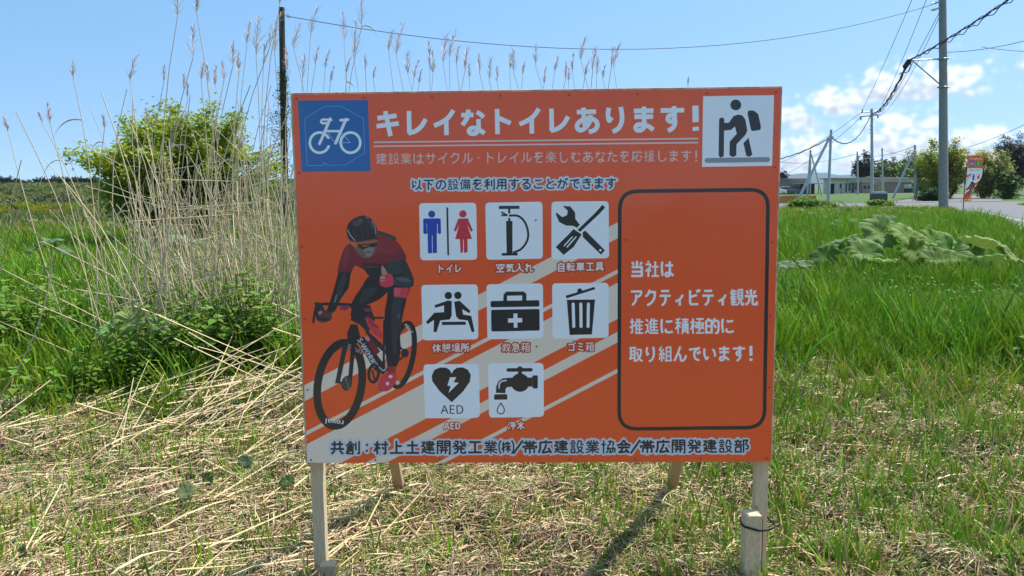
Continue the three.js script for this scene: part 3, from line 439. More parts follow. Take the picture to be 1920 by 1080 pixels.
// far ridge
{
  const pos = [], idx = [], uv = [], nA = 120;
  for (let i = 0; i <= nA; i++) {
    const az = lerp(14, 62, i / nA) * Math.PI / 180, top = 40 + 9 * fbm2(az * 9, 2, 4) + 6 * fbm2(az * 42, 8, 3), env = smoothstep(i / nA, 0, 0.08) * (1 - 0.75 * smoothstep(az * 180 / Math.PI, 25, 31));
    for (let k = 0; k < 5; k++) { const r = [2000, 2150, 2350, 2700, 3200][k], hh = [-4, 0.55, 0.9, 1.02, 0.9][k]; pos.push(Math.sin(az) * r, (k ? hh * top * env + (k > 1 ? 3 * n2(az * 70, k * 3) : 0) : -4), -Math.cos(az) * r); uv.push(i, k); }
  }
  for (let i = 0; i < nA; i++) for (let k = 0; k < 4; k++) { const a = i * 5 + k; idx.push(a, a + 5, a + 1, a + 1, a + 5, a + 6); }
  const g = new THREE.BufferGeometry(); g.setAttribute('position', new THREE.Float32BufferAttribute(pos, 3)); g.setAttribute('uv', new THREE.Float32BufferAttribute(uv, 2)); g.setIndex(idx); g.computeVertexNormals();
  structure('hills', g, std({ color: C(0.05, 0.085, 0.085), roughness: 1 }));
}
// ---------------------------------------------------------------- materials in wood
const woodTex = noiseTexture(256, 1024, (u, v) => { const g = 0.5 + 0.5 * Math.sin((u * 9 + 1.5 * tor(u, v, 1.1, 3) + 0.5 * tor(u, v, 3, 8)) * 6.28), f = tor(u * 1, v * 0.12, 22, 2); const t = 0.76 + 0.14 * g + 0.09 * f; return [t, t * (0.97 + 0.02 * g), t * (0.92 + 0.05 * g)]; });
const paleWood = std({ color: C(0.86, 0.69, 0.46), map: woodTex, roughness: 0.8 }), oldWood = std({ color: C(0.085, 0.075, 0.065), map: woodTex, roughness: 0.95 }), freshWood = std({ color: C(0.70, 0.50, 0.30), map: woodTex, roughness: 0.8 });
const steel = std({ color: C(0.35, 0.35, 0.36), metalness: 0.8, roughness: 0.45 }), blackRubber = std({ color: C(0.012, 0.012, 0.013), roughness: 0.6 });
function post(w, d, a, b) {   // square timber from a to b with softened edges
  const L = a.distanceTo(b), g = new RoundedBoxGeometry(w, L, d, 1, 0.003), q = new THREE.Quaternion().setFromUnitVectors(V(0, 1, 0), V(0, 0, 0).subVectors(b, a).normalize());
  return g.applyQuaternion(q).translate((a.x + b.x) / 2, (a.y + b.y) / 2, (a.z + b.z) / 2);
}
// ---------------------------------------------------------------- the large printed sign board
{
  const o = thing('sign_board', 'large orange printed sign board on pale timber legs standing in mown grass', 'sign');
  o.rotation.set(-0.0108, -0.02374, 0.00201, 'YXZ');
  const cen = V(0.09078, 1.15616, -2.97275), off = V(0, 1.15616, 0).applyEuler(o.rotation);
  o.position.copy(cen).sub(off);
  const { W, H } = BOARD, y0 = 1.15616 - H / 2, y1 = 1.15616 + H / 2, ym = 1.15616;
  const panel = part('backing_panel', box(W - 0.004, H - 0.004, 0.012, 0, ym, -0.0068, 0.001), paleWood, o);
  // rim battens that frame the sheet
  const rim = [[W, 0.030, 0, y1 - 0.015], [W, 0.026, 0, y0 + 0.013], [0.03, H - 0.0565, -W / 2 + 0.015, ym - 0.002], [0.03, H - 0.0565, W / 2 - 0.015, ym - 0.002]];
  for (const [w, h, x, y] of rim) part('frame_batten', box(w, h, 0.024, x, y, -0.025, 0.002), paleWood, o);
  const sw = W - 0.019, sh = H - 0.0135, sx = 0.001, sy = -0.0025;
  const sheetG = new THREE.PlaneGeometry(sw, sh, 40, 32), p = sheetG.attributes.position, uv = sheetG.attributes.uv;
  for (let i = 0; i < p.count; i++) {
    const x = p.getX(i) + sx, y = p.getY(i) + sy;
    uv.setXY(i, (x + W / 2) / W, (y + H / 2) / H);
    p.setZ(i, 0.0034 + 0.0016 * n2(x * 3.1, y * 2.2) + 0.0004 * n2(x * 9, y * 7 + 4)); p.setX(i, x); p.setY(i, y + ym);
  }
  sheetG.computeVertexNormals();
  const sheet = part('printed_sheet', sheetG, new THREE.MeshPhysicalMaterial({ map: printSheet(), roughness: 0.5, clearcoat: 0.7, clearcoatRoughness: 0.14 }), o);
  sheet.userData.label = 'orange sheet printed with white Japanese lettering, facility icons and a cyclist';
  const legG = (x) => post(0.048, 0.045, V(x, -0.12, -0.036), V(x, y1 - 0.002, -0.036));
  const fix = [[-W / 2 + 0.0335, -0.0605], [W / 2 - 0.0275, -0.0605]];
  for (const [x, z] of fix) part('leg', post(0.049, 0.046, V(x, -0.3, z), V(x, y1 - 0.034, z)), paleWood, o);
  part('cross_rail', box(W - 0.12, 0.06, 0.035, 0, 1.32, -0.055, 0.003), freshWood, o); part('cross_rail', box(W - 0.12, 0.06, 0.035, 0, y0 + 0.09, -0.055, 0.003), freshWood, o);
  const inv = (v) => v.sub(o.position).applyEuler(new THREE.Euler().setFromQuaternion(o.quaternion.clone().invert()));
  for (const bx of [-0.6, 0.835]) { const base = inv(V(bx, -0.24, -4.12)); part('rear_brace', post(0.05, 0.04, base, V(base.x + 0.01, 1.32, -0.095)), freshWood, o); }
  // screws round the edge and three in the middle
  const scr = new THREE.CylinderGeometry(0.0034, 0.0034, 0.003, 8).rotateX(Math.PI / 2), scrM = std({ color: C(0.24, 0.10, 0.06), roughness: 0.5, metalness: 0.4 });
  const spots = []; for (let i = 0; i < 8; i++) { const x = -W / 2 + 0.026 + i * (W - 0.052) / 7; spots.push([x, y1 - 0.024], [x, y0 + 0.017]); }
  for (let i = 1; i < 5; i++) for (const s of [-1, 1]) spots.push([s * (W / 2 - 0.024), y0 + 0.02 + i * (H - 0.04) / 5]);
  spots.push([0.0, 0.905], [0.34, 1.31]);
  for (const [x, y] of spots) { const s = part('screw', scr, scrM, o); s.position.set(x, y, 0.0062); }
}
// ---------------------------------------------------------------- stakes beside the legs
{
  const top = at(1411, 961, 2.945), s = thing('wooden_stake', 'thick wooden stake bound with black wire to the right leg of the sign', 'stake', [top.x - 0.003, 0, -2.948]);
  part('stake_body', box(0.064, top.y + 0.3, 0.064, 0, top.y / 2 - 0.15, 0, 0.006), paleWood, s);
  const loop = []; const hw = 0.036; for (const [x, z] of [[-hw, 0.02], [-hw * 0.6, 0.036], [0.02, 0.0345], [0.05, 0.030], [0.094, 0.0], [0.093, -0.06], [0.088, -0.115], [0.03, -0.12], [-0.02, -0.06], [-hw - 0.002, -0.02]]) loop.push(V(x, top.y - 0.062 + (x < 0 ? 0.012 : 0), z));
  const wire = new THREE.CatmullRomCurve3(loop, true, 'catmullrom', 0.4), w = [new THREE.TubeGeometry(wire, 60, 0.0022, 5, true), new THREE.TubeGeometry(wire, 60, 0.0022, 5, true).translate(0.001, 0.0048, 0.0012)];
  const tie = single('binding_wire', w, blackRubber, 'black binding wire looped round the stake and the right leg', 'wire'); tie.position.copy(s.position);
  const rust = limb([V(0.026, top.y + 0.012, -0.034), V(0.03, top.y + 0.004, 0.02), V(0.0335, top.y - 0.02, 0.035), V(0.0345, 0.1, 0.035), V(0.034, -0.13, 0.0345)], 0.0018, 5);
  const rw = single('rusty_wire', rust, std({ color: C(0.13, 0.05, 0.02), roughness: 0.8 }), 'thin rusty wire hanging down the face of the right stake', 'wire'); rw.position.copy(s.position);
  const t2 = at(612, 1053, 2.94), s2 = thing('wooden_stake', 'short wooden stake stub at the foot of the left leg', 'stake', [t2.x + 0.008, 0, -2.93]);
  part('stake_body', box(0.058, t2.y + 0.3, 0.05, 0, t2.y / 2 - 0.15, 0, 0.006), freshWood, s2);
}
// ---------------------------------------------------------------- plant materials
const leafMat = (extra = {}) => new THREE.MeshPhysicalMaterial({ vertexColors: true, side: THREE.DoubleSide, roughness: 0.6, transmission: 0.48, thickness: 0, ior: 1.35, specularIntensity: 0.35, ...extra });
const grassM = leafMat(), strawM = std({ vertexColors: true, roughness: 0.75, side: THREE.DoubleSide }), dryM = std({ vertexColors: true, roughness: 0.8, side: THREE.DoubleSide });
const WHITE = C(1, 1, 1);
// one arching blade from (x,z) with height h, lean direction a, width w
function blade(T, x, y, z, h, a, lean, w, c, seg = 4, curl = 1.7) {
  const pts = [], ws = [], sx = -Math.sin(a), sz = Math.cos(a), tw = rr(-0.7, 0.7), side = V(sx * Math.cos(tw) + Math.cos(a) * Math.sin(tw), 0, sz * Math.cos(tw) + Math.sin(a) * Math.sin(tw));
  for (let k = 0; k <= seg; k++) { const t = k / seg, o = lean * h * Math.pow(t, curl), yy = h * t * (1 - 0.28 * lean * t * t); pts.push(V(x + Math.cos(a) * o, y + yy, z + Math.sin(a) * o)); ws.push(w * (k === seg ? 0.06 : 0.75 + 0.5 * t - 0.95 * t * t)); }
  T.strip(pts, ws, side, c);
}
function tuft(n, hMin, hMax, spread, w, dead = 0.05, stiff = 0.65) {
  const T = new Tris();
  for (let i = 0; i < n; i++) {
    const a = rr(0, 6.283), r = spread * Math.sqrt(rnd()), v = rr(0.6, 1.25), y = rr(-0.2, 0.22);
    const c = rnd() < dead ? C(2.7 * v, 1.25 * v, 5 * v) : C((1 + y) * v, v, (1 - y * 0.5) * v);
    blade(T, Math.cos(a) * r, -0.02, Math.sin(a) * r, rr(hMin, hMax), a + rr(-0.8, 0.8), rr(0.04, stiff), w * rr(0.6, 1.4), c);
  }
  return T.build();
}
const M4 = new THREE.Matrix4(), Q = new THREE.Quaternion(), E3 = new THREE.Euler(), S3 = V(1, 1, 1), P3 = V(0, 0, 0);
class Field {   // instances of one plant geometry
  constructor() { this.m = []; this.c = []; }
  put(x, y, z, rx, ry, rz, sx, sy, sz, c) { E3.set(rx, ry, rz, 'YXZ'); Q.setFromEuler(E3); M4.compose(P3.set(x, y, z), Q, S3.set(sx, sy, sz)); this.m.push(...M4.elements); this.c.push(c.r, c.g, c.b); }
  build(name, geo, mat, label, category) {
    const n = this.m.length / 16, o = shade(new THREE.InstancedMesh(geo, mat, n));
    o.instanceMatrix.array.set(this.m); o.instanceColor = new THREE.InstancedBufferAttribute(new Float32Array(this.c), 3);
    o.name = numbered(name); o.userData = { kind: 'stuff' }; tag(o, label, category); scene.add(o); return o;
  }
}
const behindBoard = (x, d) => x > -0.27 * d + 0.05 && x < 0.335 * d - 0.05 && d > 4.6;   // ground that the sign hides
const wedge = (x, d, m = 0.4) => Math.abs(x) < 0.66 * d + m;

// ---------------------------------------------------------------- mown ground: cut straw, chaff, stubble
seed(101);
{
  const prism = (bend) => { const T = new Tris(), n = bend ? 4 : 1, s3 = [0, 2.094, 4.188]; for (let k = 0; k <= n; k++) { const t = k / n, yb = bend * (t - t * t) * 4; for (const a of s3) T.vert(t - 0.5, Math.cos(a) * 0.5 + yb, Math.sin(a) * 0.5, WHITE); if (k) for (let q = 0; q < 3; q++) { const a = (k - 1) * 3 + q, b = (k - 1) * 3 + (q + 1) % 3; T.i.push(a, b, a + 3, b, b + 3, a + 3); } } return T.build(); };
  const tone = (x, z, k = 1) => {
    const n = n2(x * 1.3, z * 1.3) * 0.5 + n2(x * 4, z * 4) * 0.3, u = rnd();
    if (u < 0.17 + 0.14 * n + (x > 0.3 ? 0.1 : 0)) return C(rr(0.14, 0.26) * k, rr(0.2, 0.3) * k, 0.06 * k);
    const brown = clamp(0.48 - n * 0.7 + rr(-0.45, 0.4) - (x < -0.9 ? 0.06 : 0), 0, 1);
    return C(lerp(0.70, 0.22, brown) * k * rr(0.8, 1.1), lerp(0.53, 0.132, brown) * k * rr(0.85, 1.06), lerp(0.285, 0.07, brown) * k);
  };
  const short = new Field(), bent = new Field(), long = new Field(), stub = new Field();
  let n = 0;
  for (let i = 0; i < 260000 && n < 104000; i++) {
    const d = 2.5 + 4.3 * Math.pow(rnd(), 0.95), x = rr(-1, 1) * (0.66 * d + 1.0), z = -d, m = mown(x, z);
    if (rnd() > m * 1.02) continue; if (n2(x * 1.9 + 31, z * 1.9) + 0.5 * n2(x * 6, z * 6) < rr(-1.1, -0.35)) continue; n++;
    const y = heightAt(x, z) + Math.pow(rnd(), 2.2) * 0.055 * (1 + 0.8 * n2(x * 2.1, z * 2.1 + 7)) + 0.002, c = tone(x, z), far = 1 + (d - 3) * 0.12;
    const L = rnd() < 0.35 ? rr(0.02, 0.05) : rr(0.05, 0.19), w = rr(0.002, 0.0056) * far;
    (rnd() < 0.6 ? short : bent).put(x, y, z, rr(-0.3, 0.3), rr(0, 6.283), Math.pow(rnd(), 2) * rr(-0.9, 0.9), L, w, w * rr(0.8, 1.6), c);
  }
  for (let i = 0; i < 30000; i++) {   // the mown strip goes on in front of the sign and round the camera
    const d = rr(-1.6, 2.6), x = rr(-3, 3), z = -d, L = rr(0.05, 0.2), w = rr(0.004, 0.009);
    short.put(x, heightAt(x, z) + rr(0.002, 0.04), z, rr(-0.3, 0.3), rr(0, 6.283), rr(-0.2, 0.2), L, w, w * 1.5, tone(x, z));
  }
  // long fallen reed canes, mostly combed left to right on the left half
  for (let i = 0; i < 520; i++) {
    const left = rnd() < 0.76, d = 2.8 + 3.6 * rnd(), x = left ? rr(-0.66 * d - 0.3, -0.1 * d - 0.1) : rr(-0.1 * d, 0.7 * d), z = -d;
    if (mown(x, z) < 0.25 && rnd() < 0.7) continue;
    if (!left && rnd() < 0.6) continue;
    const L = rr(0.12, left ? 0.42 + 0.5 * rnd() : 0.5), w = rr(0.005, 0.0115), a = left ? rr(0.0, 1.5) + (rnd() < 0.5 ? rr(-1.6, 1.6) : 0) : rr(0, 6.283), v = rr(0.7, 1.08), g = rr(-0.04, 0.05);
    (rnd() < 0.85 ? long : bent).put(x, heightAt(x, z) + 0.02 + 0.07 * Math.pow(rnd(), 1.5), z, 0, a, rnd() < 0.2 ? rr(-0.3, 0.45) : rr(-0.07, 0.1), L, w, w, C((0.68 + g) * v, (0.52 + g) * v, 0.28 * v));
  }
  for (let i = 0; i < 150; i++) {   // canes tipped over from the reed belt on to the straw
    const x = rr(-2.7, -0.85), d = rr(4.9, 6.3), z = -d, L = rr(0.4, 1.4), w = rr(0.006, 0.011), v = rr(0.75, 1.05), up = rr(-0.1, 0.55);
    long.put(x, heightAt(x, z) + 0.03 + Math.abs(Math.sin(up)) * L * 0.48, z, 0, rr(-0.3, 1.9), up * (rnd() < 0.8 ? 1 : -1), L, w, w, C(0.68 * v, 0.52 * v, 0.29 * v));
  }
  for (let i = 0; i < 5200; i++) {   // standing cut stubble
    const d = 2.6 + 3.9 * rnd(), x = rr(-1, 1) * (0.66 * d + 0.3), z = -d; if (rnd() > mown(x, z)) continue;
    const L = rr(0.03, 0.13), w = rr(0.002, 0.005); stub.put(x, heightAt(x, z) + L * 0.45, z, rr(-0.35, 0.35), rr(0, 6.283), 1.5708 + rr(-0.4, 0.4), L, w, w, tone(x, z, 0.95));
  }
  short.build('cut_straw', prism(0), strawM, 'short pale chopped straw littering the mown ground', 'straw');
  bent.build('bent_straw', prism(5), strawM, 'bent and curled dry straw lying over the mown ground', 'straw');
  long.build('fallen_canes', prism(0), strawM, 'long pale dry reed canes lying flat on the mown ground', 'straw');
  stub.build('stubble', prism(0), strawM, 'short upright cut stems standing in the mown ground', 'stubble');
}
// ---------------------------------------------------------------- grasses
seed(202);
const green = (x, z, k = 1) => { const n = n2(x * 0.5, z * 0.5), v = rr(0.8, 1.2) * k; return C((0.19 + 0.035 * n + rr(-0.04, 0.07)) * v, (0.365 + 0.02 * n) * v, (0.014 + rr(0, 0.012)) * v); };
{
  const sprig = [tuft(5, 0.05, 0.17, 0.02, 0.008), tuft(7, 0.06, 0.22, 0.04, 0.008), tuft(4, 0.10, 0.30, 0.03, 0.010)], F = sprig.map(() => new Field());
  for (let i = 0; i < 19500; i++) {
    const d = 2.6 + 3.9 * rnd(), x = rr(-1, 1) * (0.66 * d + 1.0), z = -d; if (rnd() > mown(x, z) + 0.15) continue;
    const right = smoothstep(x, 0.2, 1.4), q = 0.5 + 0.5 * n2(x * 1.6 + 3, z * 1.6) + 0.25 * n2(x * 5, z * 5), dens = lerp(0.24, 0.52, right) + (d > 4.6 ? 0.2 : 0) + (x < -1.6 ? 0.16 : 0);
    if (q * dens < rnd() * 0.55) continue;
    const s = rr(0.6, 1.25) * (right > 0.5 ? 1.12 : 0.9) * (d > 5.2 ? 1.25 : 1), k = Math.floor(rnd() * 3), c = green(x, z, 0.95); if (rnd() < 0.35) c.lerp(C(0.27, 0.27, 0.09), 0.45);
    F[k].put(x, heightAt(x, z), z, rr(-0.45, 0.45), rr(0, 6.283), rr(-0.45, 0.45), s, s, s, c);
  }
  F.forEach((f, k) => f.build('grass_sprigs', sprig[k], grassM, ['sparse short green grass sprouting through the straw', 'small green grass clumps growing up between cut straw', 'thin taller grass shoots standing in the mown ground'][k], 'grass'));
}
seed(203);
{   // the uncut belt right and left
  const tall = [tuft(10, 0.25, 0.56, 0.07, 0.019, 0.04, 0.5), tuft(12, 0.18, 0.46, 0.09, 0.017, 0.04, 0.6), tuft(7, 0.32, 0.68, 0.06, 0.023, 0.03, 0.45)], F = tall.map(() => new Field());
  const lay = (n, d0, d1, pow, s0, s1, keep) => {
    for (let i = 0; i < n; i++) {
      const d = lerp(d0, d1, Math.pow(rnd(), pow)), x = rr(-1, 1) * (0.67 * d + 1.6), z = -d; if (mown(x, z) > rr(0.1, 0.8)) continue;
      if (roadInside(x, d) || trackInside(x, d)) continue;
      if (behindBoard(x, d) && rnd() < 0.72) continue;
      if (!keep(x, d)) continue;
      const s = rr(s0, s1) * (0.88 + 0.25 * n2(x * 0.4, z * 0.4)), k = Math.floor(rnd() * 3), lean = x > 0 ? 0.12 : 0;
      F[k].put(x, heightAt(x, z), z, rr(-0.22, 0.22), rr(0, 6.283), rr(-0.22, 0.22) - lean, s * rr(0.9, 1.2), s, s * rr(0.9, 1.2), green(x, z, d > 14 ? 1.08 : 1));
    }
  };
  lay(18000, 5.2, 11, 0.8, 0.65, 1.05, () => true);
  lay(22000, 10, 30, 0.8, 0.6, 1.0, (x, d) => !(x > 0 && d > 24) || rnd() < 0.7);
  F.forEach((f, k) => f.build('tall_grass', tall[k], grassM, ['dense tall green grass beside and behind the sign', 'leafy mid-height green grass filling the verge', 'long arching green grass blades rising from the verge'][k], 'grass'));
}
seed(204);
{   // rough meadow farther away, on the left slope and on the verge before the road
  const far = [tuft(14, 0.2, 0.5, 0.2, 0.03, 0.04), tuft(12, 0.25, 0.6, 0.24, 0.035, 0.07)], F = far.map(() => new Field());
  for (let i = 0; i < 34000; i++) {
    const d = 26 + 130 * Math.pow(rnd(), 1.5), x = rr(-1, 1) * (0.68 * d), z = -d;
    if (roadInside(x, d) || trackInside(x, d) || (x > 0 && d > 56 && rnd() < 0.93) || (x > 0 && d > 60) || (behindBoard(x, d) && rnd() < 0.8)) continue;
    if (Math.hypot(x - 16, d - 24) < 4) continue;
    const s = rr(0.5, 1.0) * (x > 0 ? 0.6 : 1) * (1 + (d - 26) * 0.004), n = n2(x * 0.06, z * 0.06), c = x < 0 ? C(0.125 + 0.05 * n + rr(-0.02, 0.05), 0.225 + 0.04 * n + rr(-0.02, 0.03), 0.028) : green(x, z, 1.0);
    F[i & 1].put(x, heightAt(x, z), z, 0, rr(0, 6.283), 0, s, s, s, c);
  }
  F.forEach((f, k) => f.build('meadow_grass', far[k], grassM, ['rough green meadow grass covering the far slope', 'coarse olive grass tussocks spread over the far meadow'][k], 'grass'));
}
// ---------------------------------------------------------------- nettles and weeds of the left belt
function weedPlant(h, pairs, len, w, c0) {
  const T = new Tris(), up = V(0, 1, 0);
  T.strip([V(0, -0.03, 0), V(0.01, h * 0.5, 0.005), V(0, h, 0)], [0.007, 0.005, 0.003], V(1, 0, 0), C(0.9, 0.85, 0.9)); T.strip([V(0, -0.03, 0), V(0.01, h * 0.5, 0.005), V(0, h, 0)], [0.007, 0.005, 0.003], V(0, 0, 1), C(0.9, 0.85, 0.9));
  for (let p = 0; p < pairs; p++) {
    const t = (p + 0.6) / pairs, y = h * (0.18 + 0.82 * t), L = len * (p === pairs - 1 ? 0.5 : lerp(1.1, 0.75, t));
    for (let s = 0; s < 2; s++) {
      const a = p * 1.5708 + s * Math.PI + rr(-0.35, 0.35), droop = rr(0.05, 0.55) - (t > 0.85 ? 0.7 : 0), dx = Math.cos(a), dz = Math.sin(a), v = rr(0.8, 1.2), c = C(v * rr(0.9, 1.2), v, v), n = 5;
      const mid = [], base = T.p.length / 3;
      for (let k = 0; k <= n; k++) {
        const u = k / n, o = 0.02 + L * u, yy = y + 0.01 - droop * L * u * u + 0.12 * L * u, ww = w * L * (k === 0 ? 0.25 : k === n ? 0.0 : Math.sin(Math.pow(u, 0.62) * Math.PI) * (k % 2 ? 1.12 : 0.92)), f = 0.28 * ww;
        T.vert(dx * o - dz * ww, yy + f, dz * o + dx * ww, c); T.vert(dx * o, yy, dz * o, c); T.vert(dx * o + dz * ww, yy + f, dz * o - dx * ww, c);
        if (k) { const q = base + (k - 1) * 3; for (const e of [0, 1]) T.i.push(q + e, q + e + 1, q + e + 3, q + e + 1, q + e + 4, q + e + 3); }
      }
    }
  }
  return T.build();
}
seed(305);
{
  const kinds = [weedPlant(0.62, 7, 0.095, 0.30), weedPlant(0.5, 6, 0.11, 0.34), weedPlant(0.75, 8, 0.09, 0.28), weedPlant(0.28, 4, 0.10, 0.4)], F = kinds.map(() => new Field());
  for (let i = 0; i < 5200; i++) {
    const d = 5.0 + 4.6 * Math.pow(rnd(), 1.15), x = rr(-0.67 * d - 0.3, -0.12 * d), z = -d; if (mown(x, z) > rr(0.2, 0.65)) continue;
    const patch = n2(x * 0.7, z * 0.7 + 4) + (x > -0.5 * d && x < -0.3 * d ? 0.25 : -0.45) - (d > 7.6 ? 0.6 : 0); if (patch < rr(-0.5, 0.6)) continue;
    const s = rr(0.7, 1.25) * (d < 5.8 ? 0.75 : 1) * (Math.abs(x + 2.78) < 0.32 && d < 6.3 ? 0.8 : 1), v = rr(0.8, 1.2), k = Math.floor(rnd() * 4);
    F[k].put(x, heightAt(x, z), z, rr(-0.2, 0.2), rr(0, 6.283), rr(-0.2, 0.2), s, s, s, C(0.13 * v + rr(0, 0.06), 0.285 * v, 0.02 * v));
  }
  for (let i = 0; i < 420; i++) {   // low broad-leaved weeds in the right verge
    const d = rr(6, 13), x = rr(0.3 * d, 0.68 * d), z = -d; if (n2(x * 0.3, z * 0.3) < 0.05) continue; const s = rr(0.5, 0.95), v = rr(0.9, 1.2);
    F[3].put(x, heightAt(x, z), z, 0, rr(0, 6.283), 0, s, s * 1.5, s, C(0.11 * v, 0.25 * v, 0.02));
  }
  F.forEach((f, k) => f.build('nettle_bed', kinds[k], grassM, ['bed of dark green nettles left of the sign', 'broad-leaved green weeds crowding below the dry reeds', 'tallest nettles standing among the dry reeds', 'low leafy weeds along the edge of the uncut grass'][k], 'nettles'));
}
seed(306);
{   // flowers: yellow patches on the slope, white dots in verge and meadow
  const T = new Tris(); for (let i = 0; i < 26; i++) { const a = rr(0, 6.28), r = 0.4 * Math.sqrt(rnd()), y = rr(0.45, 0.8); const s = rr(0.03, 0.06), x = Math.cos(a) * r, z = Math.sin(a) * r; for (const q of [0, 1.57]) T.strip([V(x, y - s, z), V(x, y, z), V(x, y + s, z)], [s, s * 2, s * 0.7], V(Math.cos(q), 0, Math.sin(q)), WHITE); T.strip([V(x, 0, z), V(x, y, z)], [0.012, 0.008], V(1, 0, 0), C(0.25, 0.5, 0.2)); }
  const g = T.build(), Y = new Field(), Wf = new Field();
  for (const [px, py, d, n, sp] of [[2, 400, 42, 5, 0.7], [48, 396, 50, 4, 0.8], [72, 400, 39, 2, 0.5], [122, 404, 46, 3, 0.6], [141, 402, 41, 2, 0.4], [168, 358, 84, 2, 1.2], [222, 366, 70, 2, 1.2]])
    for (let i = 0; i < n; i++) { const x = (px - 960) / 1480 * d + rr(-sp, sp), z = -d + rr(-sp, sp) * 0.7, s = rr(0.6, 1.1); Y.put(x, heightAt(x, z), z, 0, rr(0, 6), 0, s, s, s, C(0.52 * rr(0.8, 1.1), 0.49, 0.03)); }
  for (let i = 0; i < 45; i++) { const right = rnd() < 0.6, d = right ? rr(18, 36) : rr(14, 34), x = right ? rr(0.36, 0.6) * d : rr(-0.64, -0.4) * d, z = -d; if (roadInside(x, d)) continue; const s = rr(0.12, 0.28); Wf.put(x, heightAt(x, z) + 0.25, z, 0, rr(0, 6), 0, s, s * 0.8, s, C(0.85, 0.76, 0.5)); }
  Y.build('yellow_flowers', g, grassM, 'patches of yellow flowers on the far left slope', 'flowers'); Wf.build('white_flowers', g, strawM, 'tiny white flower heads dotted through the verge grass', 'flowers');
}
// ---------------------------------------------------------------- dry reeds, each stalk a plant of its own
seed(404);
const reedCol = () => { const v = rr(0.72, 1.08); return C(0.60 * v, 0.48 * v, 0.29 * v); };
const tint = (g, c) => { const n = g.attributes.position.count, a = new Float32Array(n * 3); for (let i = 0; i < n; i++) a.set([c.r, c.g, c.b], i * 3); g.setAttribute('color', new THREE.BufferAttribute(a, 3)); return g; };
function plumeGeo(L, c, droop, full = 1) {
  const T = new Tris();
  T.strip([V(0, 0, 0), V(droop * L * 0.3, L * 0.6, 0), V(droop * L, L, 0)], [0.004, 0.003, 0.0015], V(0.7, 0, 0.7), c);
  const n = Math.round(64 * full);
  for (let i = 0; i < n; i++) {
    const t = Math.pow(rnd(), 1.1) * 0.9, y = t * L, bx = droop * L * t * t, a = rr(0, 6.283), l = L * rr(0.22, 0.46) * (1 - t * 0.55), out = rr(0.25, 0.8), cx = Math.cos(a), cz = Math.sin(a), v = rr(0.8, 1.15);
    const pts = [], ws = []; for (let k = 0; k <= 3; k++) { const u = k / 3; pts.push(V(bx + cx * l * out * u + droop * l * u * u * 0.8, y + l * u * (0.95 - 0.15 * u), cz * l * out * u)); ws.push(0.0042 * (0.5 + u * (1.3 - 1.2 * u))); }
    T.strip(pts, ws, V(-cz, 0, cx), C(c.r * v, c.g * v, c.b * v));
  }
  return T.build();
}
function dryLeaf(L, w, dirx, c) {
  const T = new Tris(), pts = [], ws = []; const up = rr(0.1, 0.55), drop = rr(0.6, 1.5), zz = rr(-0.5, 0.5), tw = rr(0.4, 1.2);
  for (let k = 0; k <= 7; k++) { const u = k / 7; pts.push(V(dirx * L * (u - 0.25 * u * u), L * (up * u - drop * u * u), L * zz * u)); ws.push(w * Math.sin(Math.min(1, 0.25 + u * 0.9) * Math.PI * 0.93)); }
  T.strip(pts, ws, V(0, Math.cos(tw), Math.sin(tw)), c); return T.build();
}
function reed(top, base, opt) {
  const o = thing('dry_reed', opt.label, 'reed', [base.x, base.y, base.z], 0, opt.group), c = reedCol();
  const rel = V(0, 0, 0).subVectors(top, base), H = rel.length(), pts = [], rad = [], n = 7, bow = rr(-0.16, 0.16) * H, bowz = rr(-0.03, 0.03) * H, r0 = opt.r || rr(0.0045, 0.0065);
  for (let k = 0; k <= n; k++) { const t = k / n, s = 4 * t * (1 - t); pts.push(V(rel.x * t + bow * s * 0.6, rel.y * t - (k ? 0 : 0.05), rel.z * t + bowz * s)); rad.push(lerp(r0, r0 * 0.5, t)); }
  if (opt.kink) { const k0 = Math.round(n * rr(0.45, 0.75)), a = rr(0.7, 2.0) * (rnd() < 0.65 ? -1 : 1), b = rr(-0.7, 0.7); for (let k = k0 + 1; k <= n; k++) { const l = (k - k0) / n * H * 0.8; pts[k].set(pts[k0].x + Math.sin(a) * l, pts[k0].y + Math.cos(a) * l, pts[k0].z + Math.sin(b) * l * 0.5); } }
  part('stem', tint(limb(pts, rad, 5, false), c), dryM, o);
  if (opt.plume) { const L = opt.plume, pc = C(0.56 * rr(0.85, 1.1), 0.43 * rr(0.9, 1.05), 0.33), g = plumeGeo(L, pc, opt.droop ?? rr(-0.1, 0.35)); const p = part('plume', g, dryM, o); p.position.copy(pts[n]); p.rotation.z = -Math.atan2(rel.x, rel.y) * 0.9; }
  for (const [t, L, dir] of opt.leaves || []) { const q = pts[Math.min(n, Math.max(1, Math.round(t * n)))]; const m = part('leaf', dryLeaf(L, rr(0.010, 0.018), dir, C(0.82, 0.74, 0.58)), dryM, o); m.position.copy(q); }
  return o;
}
